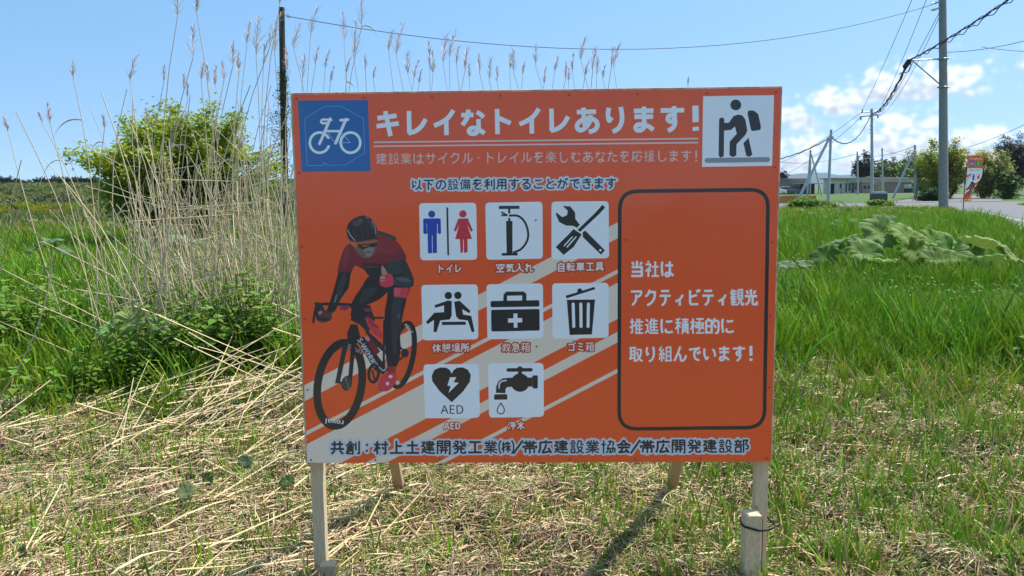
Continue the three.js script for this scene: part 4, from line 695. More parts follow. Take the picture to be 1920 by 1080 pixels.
{
  const G1 = 'plumed dry reeds';
  const leafSome = (p) => { const l = []; for (let k = 0; k < 3; k++) if (rnd() < p) l.push([rr(0.35, 0.85), rr(0.12, 0.3), rnd() < 0.5 ? -1 : 1]); return l; };
  // sightings of plume tips: x, y, plume length in sheet units, lean of the foot to the right, distance
  const own = [
    [333, -14, 45, 0, 6.4, 'tallest dry reed left of the sign, straight, plume cut by the picture top'], [369, -12, 40, 4, 6.6, 'second tallest dry reed, bushy plume above the left shrub'], [524, -22, 34, 8, 6.9, 'dry reed rising just before the old wooden pole'],
    [137, 118, 26, 22, 6.6, 'lone dry reed with a dark tip and a curled white leaf, far left'], [244, 112, 40, -28, 7.0, 'dry reed with a soft plume leaning right above the shrub top'], [94, 198, 34, 85, 6.4, 'dry reed bending left with a small loose plume near the left edge'], [79, 214, 16, 130, 6.3, 'thin dry reed curving left with a pale curled leaf at the left edge'],
    [15, 222, 24, 120, 6.8, 'faint thin dry reed leaning towards the left picture edge'], [362, 58, 50, 6, 7.0, 'dry reed with a ragged double plume beside the second tallest'], [506, 28, 60, -80, 6.8, 'dry reed leaning right with a long one-sided plume'], [480, 44, 60, -22, 7.2, 'dry reed with a dense drooping plume left of the wooden pole'],
    [678, 10, 40, 12, 8.0, 'dry reed above the sign with a broken white leaf at its plume'], [582, 22, 50, 0, 8.2, 'tall dry reed with a fan-shaped plume right of the wooden pole'], [1089, 74, 38, 0, 8.4, 'tallest dry reed above the right half of the sign'],
  ];
  for (const [px, py, pl, foot, d, label] of own) {
    const tip = at(px, py + pl, d), base = at(px + foot, 500, d + rr(-0.2, 0.2)); base.y = heightAt(base.x, base.z);
    const lv = label.includes('curled white') ? [[0.9, 0.3, -1]] : label.includes('pale curled') ? [[0.86, 0.2, -1]] : label.includes('broken white') ? [[1, 0.22, 1]] : leafSome(0.35);
    reed(tip, base, { label, plume: pl * d / 1480 * 1.15, leaves: lv, droop: label.includes('right') ? 0.3 : rr(-0.05, 0.15), r: 0.006 });
  }
  const tops = [[345, 142, 26], [390, 126, 34], [403, 130, 30], [437, 86, 36], [463, 46, 40], [551, 48, 44], [592, 92, 30], [610, 100, 28], [645, 32, 44], [664, 52, 60], [650, 112, 26], [685, 106, 24], [729, 62, 34], [743, 56, 46], [765, 100, 40], [776, 118, 30], [786, 134, 24], [806, 86, 46], [812, 102, 36], [831, 72, 48], [843, 66, 44], [856, 90, 30], [872, 92, 40], [899, 105, 30], [917, 114, 38], [932, 128, 26], [963, 94, 42], [956, 106, 26], [1004, 88, 34], [1020, 130, 28], [1060, 122, 28], [1073, 106, 28], [1097, 118, 24], [1111, 92, 42], [1119, 110, 30], [1146, 96, 34], [1151, 90, 40], [1066, 132, 20], [1130, 126, 22], [620, 130, 24], [567, 108, 40], [700, 128, 20], [880, 124, 22], [980, 120, 22], [1040, 110, 26], [420, 120, 30], [448, 104, 34], [494, 84, 40], [515, 60, 40], [307, 128, 26], [352, 160, 24], [377, 120, 30], [1290, 146, 12], [196, 218, 24], [276, 206, 26], [540, 96, 36]];
  const ORD = ['first', 'second', 'third', 'fourth', 'fifth', 'sixth', 'seventh', 'eighth', 'ninth', 'tenth', 'eleventh', 'twelfth', 'thirteenth', 'fourteenth', 'fifteenth', 'sixteenth', 'seventeenth', 'eighteenth', 'nineteenth', 'twentieth'];
  const nth = (n) => n < 20 ? ORD[n] : ['twenty', 'thirty', 'forty', 'fifty'][Math.floor(n / 10) - 2 + ((n + 1) % 10 === 0 ? 1 : 0)] + ((n + 1) % 10 ? '-' + ORD[(n + 1) % 10 - 1] : 'th').replace('yth', 'ieth');
  tops.sort((a, b) => a[0] - b[0]); const nl = tops.filter((t) => t[0] < 545).length;
  tops.forEach(([px, py, pl], i) => {
    const size = pl < 27 ? 'small' : pl < 38 ? 'medium' : 'large', label = px < 545 ? `dry reed with a ${size} plume, ${nth(i)} of the thinner plumed reeds left of the pole` : `dry reed with a ${size} plume behind the sign top, ${nth(i - nl)} right of the wooden pole`;
    const d = px > 545 ? rr(7.6, 9) : rr(6.6, 8.2), tip = at(px, py + pl, d), base = at(px + (px < 545 ? rr(-10, 50) : rr(-14, 20)), 500, d + rr(-0.3, 0.3)); base.y = heightAt(base.x, base.z);
    reed(tip, base, { label, group: G1, plume: pl * d / 1480 * 1.15, leaves: leafSome(px > 420 && px < 700 ? 0.55 : 0.3) });
  });
  const G2 = 'bare dry reed stalks';
  for (let i = 0; i < 150; i++) {
    const px = 205 + 350 * Math.pow(rnd(), 0.6), d = rr(6.1, 8.4), lean = rr(-0.85, 1) * rr(0, px < 330 ? 190 : 170), py = rr(150, 470), tip = at(px - lean, py, d), base = at(px, 500, d + rr(-0.3, 0.3)); base.y = heightAt(base.x, base.z);
    const zone = px < 300 ? 'before the left part of the shrub' : px < 400 ? 'before the middle of the shrub' : px < 480 ? 'before the right part of the shrub' : px < 525 ? 'between shrub and wooden pole' : 'close by the left rim of the sign', how = lean > 35 ? 'leaning far left' : lean > 8 ? 'leaning slightly left' : lean < -25 ? 'leaning right' : 'almost upright', tall = py < 260 ? 'tall' : py < 370 ? 'half-high' : 'short broken';
    reed(tip, base, { label: `${tall} bare reed stalk ${how}, ${zone}`, group: G2, kink: rnd() < 0.3, leaves: leafSome(0.3), r: rr(0.0045, 0.0085) });
  }
  for (const [x0, y0, x1, y1, d, label] of [[30, 210, 150, 470, 6.0, 'bare reed stalk slanting left across the far hedge line'], [85, 300, 240, 560, 5.9, 'long bare reed stalk bending from the nettles up to the left'], [112, 330, 196, 540, 6.0, 'bare reed stalk leaning left with a kinked dry leaf'], [-10, 420, 40, 300, 5.6, 'bare reed stalk slanting right at the left picture edge'], [-10, 500, 36, 388, 5.5, 'short bare stalk pair member slanting right at left edge'], [0, 620, 98, 474, 5.2, 'thick bare cane rising diagonally from the lower left grass']]) {
    const low = y0 > y1, tip = at(low ? x1 : x0, low ? y1 : y0, d), bx = low ? x0 - 60 : x1 + 55, base = at(bx, 560, d); base.y = heightAt(base.x, base.z);
    reed(tip, base, { label, leaves: label.includes('kinked') ? [[0.8, 0.25, 1]] : [], r: 0.006 });
  }
}
// the thinner dead stalks of the belt, too many and too tangled to tell apart
seed(455);
{
  const T = new Tris(); for (let k = 0; k <= 6; k++) { const t = k / 6; for (const a of [0, 2.094, 4.188]) T.vert(Math.cos(a) * 0.5 + 0, t, Math.sin(a) * 0.5, C(1, 1, 1)); if (k) for (let q = 0; q < 3; q++) { const a = (k - 1) * 3 + q, b = (k - 1) * 3 + (q + 1) % 3; T.i.push(a, b, a + 3, b, b + 3, a + 3); } }
  const F = new Field();
  for (let i = 0; i < 310; i++) { const d = rr(6, 8.6), px = 190 + 375 * Math.pow(rnd(), 0.7), x = (px - 960) / 1480 * d, z = -d, L = rr(0.5, 1.9) * (px < 280 ? 0.8 : 1), w = rr(0.004, 0.009), v = rr(0.7, 1.05), l = rnd() < 0.25 ? rr(-1.2, 1.2) : rr(-0.35, 0.5); F.put(x, heightAt(x, z) + (rnd() < 0.2 ? rr(0.2, 0.7) : -0.03), z, rr(-0.25, 0.25), 0, l, w, L, w, C(0.60 * v, 0.47 * v, 0.28 * v)); }
  F.build('dead_reed_tangle', T.build(), dryM, 'tangle of thin dead reed stalks between the taller reeds left of the sign', 'reeds');
}
// ---------------------------------------------------------------- giant butterbur
function burLeaf(R, cup, ruff) {
  const T = new Tris(), nr = 9, na = 72, k1 = Math.floor(rr(7, 10)), ph = rr(0, 6), notch = 0.2, base = C(1, 1, 1);
  for (let j = 0; j <= nr; j++) for (let i = 0; i <= na; i++) {
    const t = j / nr, a = notch + (6.2832 - 2 * notch) * i / na, edge = 1 + 0.10 * n2(Math.cos(a) * 1.6 + ph, Math.sin(a) * 1.6) + 0.05 * n2(Math.cos(a) * 6 + ph, Math.sin(a) * 6) + 0.02 * Math.sin(a * 23 + ph * 2) - 0.06 * Math.cos(a), r = R * t * edge;
    const rib = Math.cos(a * k1 + ph), y = R * (cup * Math.pow(t, 1.5) - 0.34 * Math.pow(t, 5) + ruff * t * t * (0.3 * Math.sin(a * 2 + ph) + 0.24 * Math.sin(a * 3 - ph) + 0.13 * t * t * Math.sin(a * 9 + ph) + 0.05 * t * Math.sin(a * 21 + ph)) - 0.02 * t * (Math.abs(rib) > 0.9 ? 1 : 0) + 0.09 * t * n2(Math.cos(a) * t * 1.5 + ph * 3, Math.sin(a) * t * 1.5)), v = 0.97 + 0.22 * (Math.abs(rib) > 0.975 ? 1 : 0) + 0.12 * n2(Math.cos(a) * r * 30, Math.sin(a) * r * 30);
    T.vert(Math.cos(a) * r, y, Math.sin(a) * r, C(v, v, v), t, i / na);
  }
  for (let j = 0; j < nr; j++) for (let i = 0; i < na; i++) { const a = j * (na + 1) + i, b = a + na + 1; T.i.push(a, a + 1, b, a + 1, b + 1, b); }
  return T.build();
}
seed(505);
function butterbur(name, label, base, leaves, group, col) {   // leaves: [offset x, height, offset z, radius, tilt x, tilt z, turn]
  const o = thing(name, label, 'butterbur', base, 0, group);
  for (const [x, y, z, R, tx, tz, turn] of leaves) {
    const v = rr(0.62, 1.2), m = part('leaf', burLeaf(R * rr(0.68, 1.02), rr(0.25, 0.6), rr(0.18, 0.34)), leafMat({ color: C(col[0] * v * rr(0.9, 1.35), col[1] * v, col[2] * v * rr(0.8, 1.8)), transmission: 0.44, roughness: 0.7 }), o);
    m.position.set(x, y, z); m.rotation.set(tx, turn, tz, 'XZY');
    part('stalk', limb([V(x * 0.35, -0.06, z * 0.35), V(x * 0.6, y * 0.55, z * 0.6), V(x, y - 0.005, z)], [0.02 * R / 0.35, 0.016 * R / 0.35, 0.01 * R / 0.35], 6), std({ color: C(0.16, 0.22, 0.07) }), o);
  }
  return o;
}
{
  const D = 12, c = [0.14, 0.265, 0.035];
  const clump = (label, cx, list) => { const bx = (cx - 960) / 1480 * D, by = heightAt(bx, -D); const lv = list.map(([px, py, dd, w, tx, tz]) => { const p = at(px, py + 5, D + dd); return [p.x - bx, p.y - by, p.z + D, w * (D + dd) / 1480 / 2, tx, tz, rr(0, 6.28)]; }); return butterbur('giant_butterbur', label, [bx, by, -D], lv, 'giant butterbur clump on the verge', c); };
  clump('giant butterbur with the highest big leaf, left of the verge clump', 1625, [[1650, 430, 0.5, 92, 0.95, -0.1], [1588, 447, 0.1, 76, -0.15, 0.35], [1618, 470, -0.5, 88, 0.6, 0.15], [1548, 474, -0.2, 62, 0.6, 0.7], [1650, 488, -0.8, 90, -0.1, -0.1], [1604, 462, 0.2, 76, 0.3, 0.1]]);
  clump('giant butterbur with broad ruffled leaves in the middle of the verge clump', 1730, [[1703, 443, 0.3, 78, 0.6, -0.25], [1712, 466, -0.5, 88, 0.9, 0.1], [1785, 466, -0.3, 98, 0.85, -0.15], [1752, 452, 0.5, 78, 0.5, 0.0], [1755, 482, -0.8, 74, 0.45, 0.2]]);
  clump('giant butterbur with yellowish drooping leaves, right of the verge clump', 1860, [[1842, 460, 0.2, 82, -0.2, -0.45], [1858, 484, -0.5, 72, -0.25, -0.3], [1890, 476, 0.1, 80, 0.5, -0.55], [1820, 464, 0.4, 66, 0.5, 0.1]]);
  const small = (label, px, d, list, k = 1) => { const bx = (px - 960) / 1480 * d, by = heightAt(bx, -d); butterbur('butterbur', label, [bx, by, -d], list.map(([qx, qy, dd, w, tx, tz]) => { const p = at(qx, qy, d + dd); return [p.x - bx, Math.max(0.03, p.y - by), p.z + d, w * (d + dd) / 1480 / 2, tx, tz, rr(0, 6.28)]; }), undefined, [0.14 * k, 0.23 * k, 0.07 * k]); };
  small('small butterbur leaves at the foot of the sign panel, right edge', 1480, 8.5, [[1474, 498, 0, 36, 0.4, 0.2], [1510, 496, 0.4, 30, 0.5, 0.2]]);
  small('pale broad butterbur leaf amid the nettles left of the sign', 245, 6.0, [[248, 600, 0, 100, 0.75, 0.1], [205, 616, -0.05, 62, 0.5, 0.4], [296, 610, 0.1, 56, 0.3, -0.4]], 1.6);
  small('yellow-green butterbur leaves in the meadow at the far left', 95, 12, [[95, 456, 0, 62, 0.1, 0.1], [70, 466, -0.2, 50, 0.3, 0.4], [122, 468, -0.1, 36, 0.3, -0.5]], 1.1);
  small('butterbur leaves shining behind the reeds in front of the shrub', 330, 10.5, [[332, 448, 0, 58, 0.1, -0.2], [285, 452, 0.3, 40, 0.3, 0.3], [375, 452, 0.2, 44, 0.2, 0]], 1.2);
  small('single crumpled green butterbur leaf on the straw, lower left', 348, 3.75, [[348, 924, 0, 48, 0.5, 0.1]], 0.9);
  small('drooping dark butterbur sprout left of the left leg', 390, 3.95, [[391, 896, 0, 30, 1.2, 0.2]], 0.6);
  small('folded dark green butterbur leaf near the sign foot', 460, 4.1, [[459, 866, 0, 34, 0.9, -0.3]], 0.6);
  small('dark green butterbur leaf beside the left leg of the sign', 535, 4.0, [[538, 902, 0, 34, 0.5, 0.2]], 0.6);  // whole leaf in a darker green
  small('tiny drooping butterbur sprout in the lower left corner', 44, 3.15, [[44, 1034, 0, 34, 1.1, 0.4]], 0.8);
}
// ---------------------------------------------------------------- trees and shrubs
const barkM = std({ color: C(0.085, 0.07, 0.055), map: woodTex, roughness: 1 });
function leafQuad(T, p, a, el, len, w, c) {   // small folded leaf
  const d = V(Math.cos(a) * Math.cos(el), Math.sin(el), Math.sin(a) * Math.cos(el)), s = V(-Math.sin(a), rr(-0.4, 0.4), Math.cos(a)).normalize();
  const i0 = T.vert(p.x, p.y, p.z, c), i1 = T.vert(p.x + d.x * len * 0.5 + s.x * w, p.y + d.y * len * 0.5 + s.y * w + 0.1 * len, p.z + d.z * len * 0.5 + s.z * w, c), i2 = T.vert(p.x + d.x * len, p.y + d.y * len, p.z + d.z * len, c), i3 = T.vert(p.x + d.x * len * 0.5 - s.x * w, p.y + d.y * len * 0.5 - s.y * w + 0.1 * len, p.z + d.z * len * 0.5 - s.z * w, c);
  T.i.push(i0, i1, i2, i0, i2, i3);
}
// opt: w, h = crown half width and half height, y = crown centre height, trunks, clumps, leaves per clump, leaf size, col, spread of clump
function tree(name, label, base, opt, group) {
  const o = thing(name, label, opt.category || 'tree', [base.x, base.y, base.z], 0, group), T = new Tris(), wood = [];
  const cs = [];
  for (let i = 0; i < opt.clumps; i++) {
    const u = rr(-1, 1), a = rr(0, 6.283), q = Math.sqrt(1 - u * u), r = Math.pow(rnd(), 0.42) * (0.86 + 0.2 * n3(Math.cos(a) * 1.4 * q, u * 1.4, Math.sin(a) * 1.4 * q + opt.clumps));
    let yy = u * r; if (opt.cone) { const t = (yy + 1) / 2, rad = 1 - t * 0.86; cs.push(V(Math.cos(a) * rad * Math.sqrt(rnd()) * opt.w, opt.y + yy * opt.h, Math.sin(a) * rad * Math.sqrt(rnd()) * opt.w)); continue; }
    if (yy < -0.55 && !opt.skirt) yy *= 0.75;
    cs.push(V(Math.cos(a) * q * r * opt.w, opt.y + yy * opt.h, Math.sin(a) * q * r * opt.w * 0.9));
  }
  const nT = opt.trunks || 1, roots = [];
  for (let k = 0; k < nT; k++) { const a = rr(0, 6.28), s = nT > 1 ? opt.w * 0.13 : 0; roots.push({ foot: V(Math.cos(a) * s, -0.15, Math.sin(a) * s), head: V(Math.cos(a) * s * 3.2, Math.max(0.4, opt.y - opt.h * 0.35), Math.sin(a) * s * 3.2) }); }
  const tr = opt.h * (nT > 1 ? 0.022 : 0.045) + 0.01;
  for (const r of roots) wood.push(limb([r.foot, V((r.foot.x + r.head.x) / 2 + rr(-0.1, 0.1), (r.foot.y + r.head.y) / 2, (r.foot.z + r.head.z) / 2), r.head], [tr, tr * 0.8, tr * 0.6], 7, false));
  cs.forEach((c, i) => {
    if (i % (opt.branchEvery || 2) === 0) { const r = roots[i % nT], s = r.head.clone().lerp(r.foot, rr(0, 0.35)), m = s.clone().lerp(c, 0.5).add(V(rr(-0.1, 0.1) * opt.w, rr(0, 0.08) * opt.h, rr(-0.1, 0.1) * opt.w)); wood.push(limb([s, m, c], [tr * 0.45, tr * 0.28, tr * 0.08], 4, false)); }
    const up = opt.updo || 0, out = V(c.x, (c.y - opt.y) * 0.7 + up * opt.h, c.z).normalize(), sp = opt.clump * rr(0.7, 1.25), v0 = rr(0.82, 1.15), yel = rr(-0.1, 0.14);
    for (let k = 0; k < opt.leaves; k++) {
      const t = rr(-1, 1.1), p = V(c.x + out.x * t * sp + (rnd() + rnd() - 1) * sp * 0.75, c.y + out.y * t * sp + (rnd() + rnd() - 1) * sp * 0.6, c.z + out.z * t * sp + (rnd() + rnd() - 1) * sp * 0.75), v = v0 * rr(0.8, 1.2);
      leafQuad(T, p, rr(0, 6.283), rr(-0.7, 0.9), opt.leaf * rr(0.7, 1.3), opt.leaf * (opt.needle ? 0.12 : 0.33), C(opt.col[0] * v * (1 + yel), opt.col[1] * v, opt.col[2] * v));
    }
  });
  part('trunk', wood, opt.bark || barkM, o); part('crown', T.build(), leafMat({ transmission: opt.tr ?? 0.3 }), o);
  return o;
}
const onGround = (px, d, dx = 0) => { const x = (px - 960) / 1480 * d + dx; return V(x, heightAt(x, -d), -d); };
seed(606);
{
  // the shrub behind the reeds
  tree('shrub_tree', 'wide yellow-green shrub tree behind the dry reeds at left', onGround(344, 21), { category: 'tree', w: 2.5, h: 1.75, y: 1.98, trunks: 7, clumps: 270, leaves: 165, leaf: 0.125, clump: 0.40, col: [0.36, 0.44, 0.035], updo: 0.4, skirt: 1, branchEvery: 1, tr: 0.5, bark: std({ color: C(0.09, 0.08, 0.07), roughness: 1 }) });
  // bushes on the right beyond the road
  const rb = (label, px, d, w, top, o) => { const b = onGround(px, d), H = (at(px, top, d).y - b.y) * 1.07; return tree(o.name || 'roadside_bush', label, b, { w: w * d / 1480 / 2, h: H * (o.hh || 0.5), y: H * (1 - (o.hh || 0.5)), trunks: o.trunks || 6, clumps: 110, leaves: 80, leaf: 0.28, clump: 0.6, skirt: 1, ...o }, o.group); };
  rb('large yellow-green bush left of the small orange flag beyond the road', 1768, 74, 108, 270, { col: [0.36, 0.39, 0.04], updo: 0.8, category: 'bush', leaf: 0.24, leaves: 130, tr: 0.45 });
  rb('pale blossoming bush behind the small orange flag', 1842, 72, 74, 292, { col: [0.42, 0.44, 0.14], updo: 0.6, category: 'bush', leaf: 0.22, leaves: 120, tr: 0.45 });
  rb('low green bush to the right of the pale blossoming bush', 1885, 70, 36, 330, { col: [0.10, 0.16, 0.03], category: 'bush', clumps: 40 });
  rb('yellow-green bush behind the large concrete pole', 1735, 82, 60, 290, { col: [0.26, 0.32, 0.04], category: 'bush', clumps: 60 });
  rb('tall dark evergreen tree at the right edge', 1893, 96, 70, 258, { name: 'evergreen_tree', col: [0.05, 0.075, 0.035], clumps: 150, leaves: 70, leaf: 0.4, clump: 0.7, needle: 1, trunks: 1, tr: 0.1 });
  rb('dark evergreen tree cut by the right picture edge', 1945, 100, 90, 264, { name: 'evergreen_tree', col: [0.05, 0.08, 0.035], clumps: 150, leaves: 70, leaf: 0.4, clump: 0.7, needle: 1, trunks: 1, tr: 0.1 });
  rb('dark round tree behind the left half of the low house', 1620, 172, 40, 297, { name: 'dark_tree', col: [0.032, 0.055, 0.032], leaf: 0.6, clump: 1.0, trunks: 1, tr: 0.1, clumps: 110 });
  rb('dark conifer between the round tree and the green grove', 1650, 176, 20, 300, { name: 'conifer_tree', col: [0.022, 0.042, 0.022], leaf: 0.6, clump: 0.8, trunks: 1, cone: 1, tr: 0.1 });
  for (const [px, w, top, d, label] of [[1672, 46, 302, 190, 'green broadleaf tree, first of the grove behind the house'], [1698, 40, 297, 196, 'tallest green tree of the grove behind the house'], [1722, 44, 304, 185, 'green tree of the grove behind the right end of the house'], [1650, 40, 318, 168, 'low light-green tree directly behind the house roof'], [1690, 60, 319, 166, 'wide light-green shrub directly behind the house roof']])
    rb(label, px, d, w, top, { name: 'grove_tree', col: top > 310 ? [0.2, 0.27, 0.06] : [0.10, 0.16, 0.05], leaf: 0.6, clump: 1.1, trunks: 2, tr: 0.2, group: 'grove behind the house', clumps: 80 });
  rb('dark tree just visible at the right rim of the sign', 1462, 190, 16, 322, { name: 'dark_tree', col: [0.03, 0.05, 0.03], leaf: 0.6, clump: 0.9, trunks: 1, clumps: 40, tr: 0.1 });
  rb('round bright green bush in front of the orange sheet', 1502, 44, 56, 375, { col: [0.16, 0.3, 0.02], category: 'bush', leaf: 0.12, clump: 0.22, leaves: 90 });
  rb('small green bush at the foot of the strutted pole', 1548, 46, 40, 384, { col: [0.16, 0.28, 0.025], category: 'bush', leaf: 0.12, clump: 0.2, clumps: 50 });
  rb('low green weed mound at the foot of the cross-armed pole', 1648, 47, 50, 378, { col: [0.18, 0.3, 0.025], category: 'bush', leaf: 0.12, clump: 0.2, clumps: 60 });
  rb('dark green clipped mound beside the orange flag', 1745, 62, 60, 357, { col: [0.045, 0.10, 0.02], category: 'bush', leaf: 0.16, clump: 0.3, clumps: 70, hh: 0.6 });
  // skyline trees on the left, far beyond the slope
  const sky = [[12, 36, 334, 'bushy'], [45, 16, 342, 'low'], [66, 14, 345, 'low'], [84, 14, 341, 'spiky'], [104, 26, 339, 'bushy'], [122, 28, 336, 'bushy'], [143, 28, 335, 'tallest'], [160, 20, 340, 'bushy'], [182, 26, 338, 'dark'], [205, 22, 346, 'low'], [470, 30, 344, 'low'], [500, 40, 342, 'low'], [30, 26, 341, 'low'], [545, 36, 340, 'low']];
  sky.forEach(([px, w, top, kind], i) => rb(`${kind} dark green tree on the left skyline, ${['first', 'second', 'third', 'fourth', 'fifth', 'sixth', 'seventh', 'eighth', 'ninth', 'tenth', 'eleventh', 'twelfth', 'thirteenth', 'fourteenth'][[0, 2, 3, 4, 5, 6, 7, 8, 9, 10, 11, 12, 1, 13][i]]} from the left`, px, 185, w, top, { name: 'skyline_tree', col: [0.035 + 0.01 * (i % 3), 0.06 + 0.01 * (i % 2), 0.03], leaf: 0.6, clump: 0.8, trunks: 1, clumps: 44, leaves: 46, cone: kind === 'spiky', tr: 0.15, group: 'trees on the left skyline' }));
  // heath shrubs on the slope
  seed(607);
  const G = new Tris(); for (let i = 0; i < 260; i++) { const a = rr(0, 6.28), r = Math.sqrt(rnd()), y = Math.sqrt(Math.max(0, 1 - r * r)) * rr(0.5, 1) + 0.05 * n2(i, 3); leafQuad(G, V(Math.cos(a) * r, y, Math.sin(a) * r), rr(0, 6.28), rr(-0.4, 1), 0.3, 0.1, C(rr(0.7, 1.3), rr(0.8, 1.2), 1)); }
  const g = G.build(), F = new Field();
  for (let i = 0; i < 320; i++) { const d = rr(50, 165), x = rr(-0.66, -0.25) * d, z = -d, s = rr(0.35, 0.8), v = rr(0.7, 1.2), dry = rnd() < 0.2; F.put(x, heightAt(x, z) - 0.1, z, 0, rr(0, 6), 0, s * 1.3, s, s * 1.3, dry ? C(0.19 * v, 0.19 * v, 0.06) : C(0.12 * v, 0.165 * v, 0.035)); }
  F.build('heath_scrub', g, grassM, 'low olive and brown scrub covering the far left slope', 'scrub');
}
// ---------------------------------------------------------------- utility poles and lines
const concTex = noiseTexture(128, 512, (u, v) => { const t = 0.82 + 0.08 * tor(u, v, 2, 3) + 0.06 * tor(u, v * 0.2, 12, 7) + 0.05 * tor(u, v, 30, 1); return [t, t * 0.99, t * 0.97]; });
const concrete = std({ color: C(0.42, 0.405, 0.385), map: concTex, roughness: 0.9 }), farConcrete = std({ color: C(0.42, 0.42, 0.42), roughness: 0.9 }), cableM = std({ color: C(0.025, 0.026, 0.03), roughness: 0.7 }), thinCableM = std({ color: C(0.05, 0.06, 0.075), roughness: 0.7 });
function lineOf(a, b, sag, r, n = 24) { const pts = []; for (let k = 0; k <= n; k++) { const t = k / n, p = a.clone().lerp(b, t); p.y -= sag * 4 * t * (1 - t); pts.push(p); } return limb(pts, r, 5, true); }
function wire(label, a, b, sag, r, m = thinCableM, group) { return single('overhead_wire', lineOf(a, b, sag, r), m, label, 'wire', group); }
// pole standing on the ground at sighting (px, d), head at (tx, ty)
function pole(name, label, px, d, tx, ty, r0, r1, m) {
  const b = onGround(px, d), h = at(tx, ty, d).sub(b), o = thing(name, label, 'utility pole', [b.x, b.y, b.z]);
  part('shaft', limb([V(0, -0.6, 0), h.clone().multiplyScalar(0.5), h], [r0 + 0.01, (r0 + r1) / 2, r1], 14), m, o);
  o.userData.head = h; return o;
}
const rel = (o, p) => p.clone().sub(o.position);
let wireEnds = {};
{
  // large concrete pole beside the road
  const D = 40, o = pole('utility_pole', 'large grey concrete utility pole standing at the roadside, right', 1768.5, D, 1766.5, -95, 0.225, 0.16, concrete);
  const L = (px, py, dd = 0) => rel(o, at(px, py, D + dd));
  part('bracket_arm', limb([L(1774, 110), L(1704, 113)], 0.035, 6), steel, o); part('bracket_strut', limb([L(1767, 162), L(1711, 114)], 0.03, 6), steel, o);
  for (const y of [110.5, 163.5]) { const a = L(1768, y), g = new THREE.TorusGeometry(0.235, 0.03, 6, 20).rotateX(Math.PI / 2); part('clamp_band', g.translate(a.x, a.y, a.z), steel, o); part('clamp_bolt', limb([L(1757, y), L(1778, y)].map((p) => p.add(V(0, 0, 0.16))), 0.028, 6), steel, o); }
  part('cross_arm', limb([L(1728, -62), L(1806, -68)], 0.05, 6), steel, o); part('cross_arm', limb([L(1734, -30), L(1800, -34)], 0.05, 6), steel, o);
  for (const [y0, y1] of [[3, 6], [14, 18]]) { part('insulator', limb([L(1762, y0, -0.2), L(1752, y1, -0.4), L(1746, y1 + 1, -0.5)], [0.03, 0.06, 0.03], 6), steel, o); }
  const cl = thing('cable_closure', 'black cable splice closure hanging at the bracket arm tip', 'closure', at(1701, 120, D).toArray());
  part('closure_body', limb([V(0.12, 0.2, 0), V(0.10, 0.16, 0), V(-0.12, -0.16, 0), V(-0.14, -0.22, 0)], [0.05, 0.13, 0.12, 0.04], 10), blackRubber, cl);
  part('drip_loop', limb([V(0.16, 0.14, 0), V(0.19, -0.1, 0), V(0.1, -0.35, 0), V(-0.1, -0.42, 0), V(-0.3, -0.42, 0), V(-0.36, -0.5, 0)], 0.022, 6), cableM, cl);
  // left wooden pole with creeper
  const w = pole('wooden_pole', 'old dark wooden pole overgrown with creeper, left edge of the sign', 537, 27, 528, 14, 0.115, 0.095, oldWood);
  seed(711);
  const T = new Tris(), hd = w.userData.head;
  for (let i = 0; i < 2600; i++) { const t = Math.pow(rnd(), 0.8) * 0.74, a = rr(0, 6.28), band = 0.5 + 0.5 * n2(t * 9, 3), q = 0.1 + rr(0, 0.42) * band * (t > 0.6 ? 0.5 : 1) * (rnd() < 0.3 ? 1.6 : 1); if (rnd() > band + 0.25) continue; leafQuad(T, V(hd.x * t + Math.cos(a) * q - (t < 0.55 ? 0.12 : 0), hd.y * t + rr(-0.15, 0.1), hd.z * t + Math.sin(a) * q), rr(0, 6.28), rr(-0.9, 0.5), 0.085, 0.03, C(0.085 * rr(0.7, 1.2), 0.13 * rr(0.8, 1.2), 0.035)); }
  const cr = single('creeper', T.build(), leafMat(), 'thin green creeper climbing the old wooden pole', 'creeper'); cr.position.copy(w.position);
  part('wire_hook', new THREE.TorusGeometry(0.05, 0.012, 6, 14).translate(...rel(w, at(541, 30, 27)).toArray()), steel, w);
  wire('long sagging wire from the old wooden pole over the sign to the concrete pole', at(531, 29, 27), at(1748, 9, 39.6), 1.55, 0.013, cableM);
  // twisted telephone cable
  const c0 = at(1704, 114, D), cR = at(1960, -48, 26);
  const tw = (a, b, sag, r, n, amp, ph) => { const pts = []; for (let k = 0; k <= n; k++) { const t = k / n, p = a.clone().lerp(b, t); p.y -= sag * 4 * t * (1 - t) + amp * Math.sin(t * 60 + ph); p.x += amp * Math.cos(t * 60 + ph) * 0.6; pts.push(p); } return limb(pts, r, 5); };
  single('telephone_cable', [tw(c0, cR, 0.12, 0.032, 90, 0.02, 0), tw(c0, cR, 0.26, 0.018, 90, 0.06, 2), tw(c0, cR, 0.12, 0.014, 90, 0.05, 4)], cableM, 'thick twisted telephone cable rising right past the concrete pole', 'cable');
  // cross-armed pole
  const p2 = pole('utility_pole', 'cross-armed utility pole in the middle distance beside the low house', 1633, 74, 1634.5, 204, 0.16, 0.11, farConcrete), L2 = (px, py) => rel(p2, at(px, py, 74));
  part('cross_arm', limb([L2(1615, 211), L2(1653, 208)], 0.055, 6), steel, p2); part('cross_arm', limb([L2(1612, 219), L2(1653, 215)], 0.055, 6), steel, p2);
  for (const [x, y] of [[1617, 207], [1650, 205], [1614, 222], [1646, 219]]) part('insulator', limb([L2(x, y + 3), L2(x, y - 2)], [0.06, 0.08], 6), steel, p2);
  for (const y of [236, 243, 250]) part('step_bolt', limb([L2(1630, y), L2(1639, y)], 0.035, 5), steel, p2);
  const c2 = at(1634, 213, 73.8);
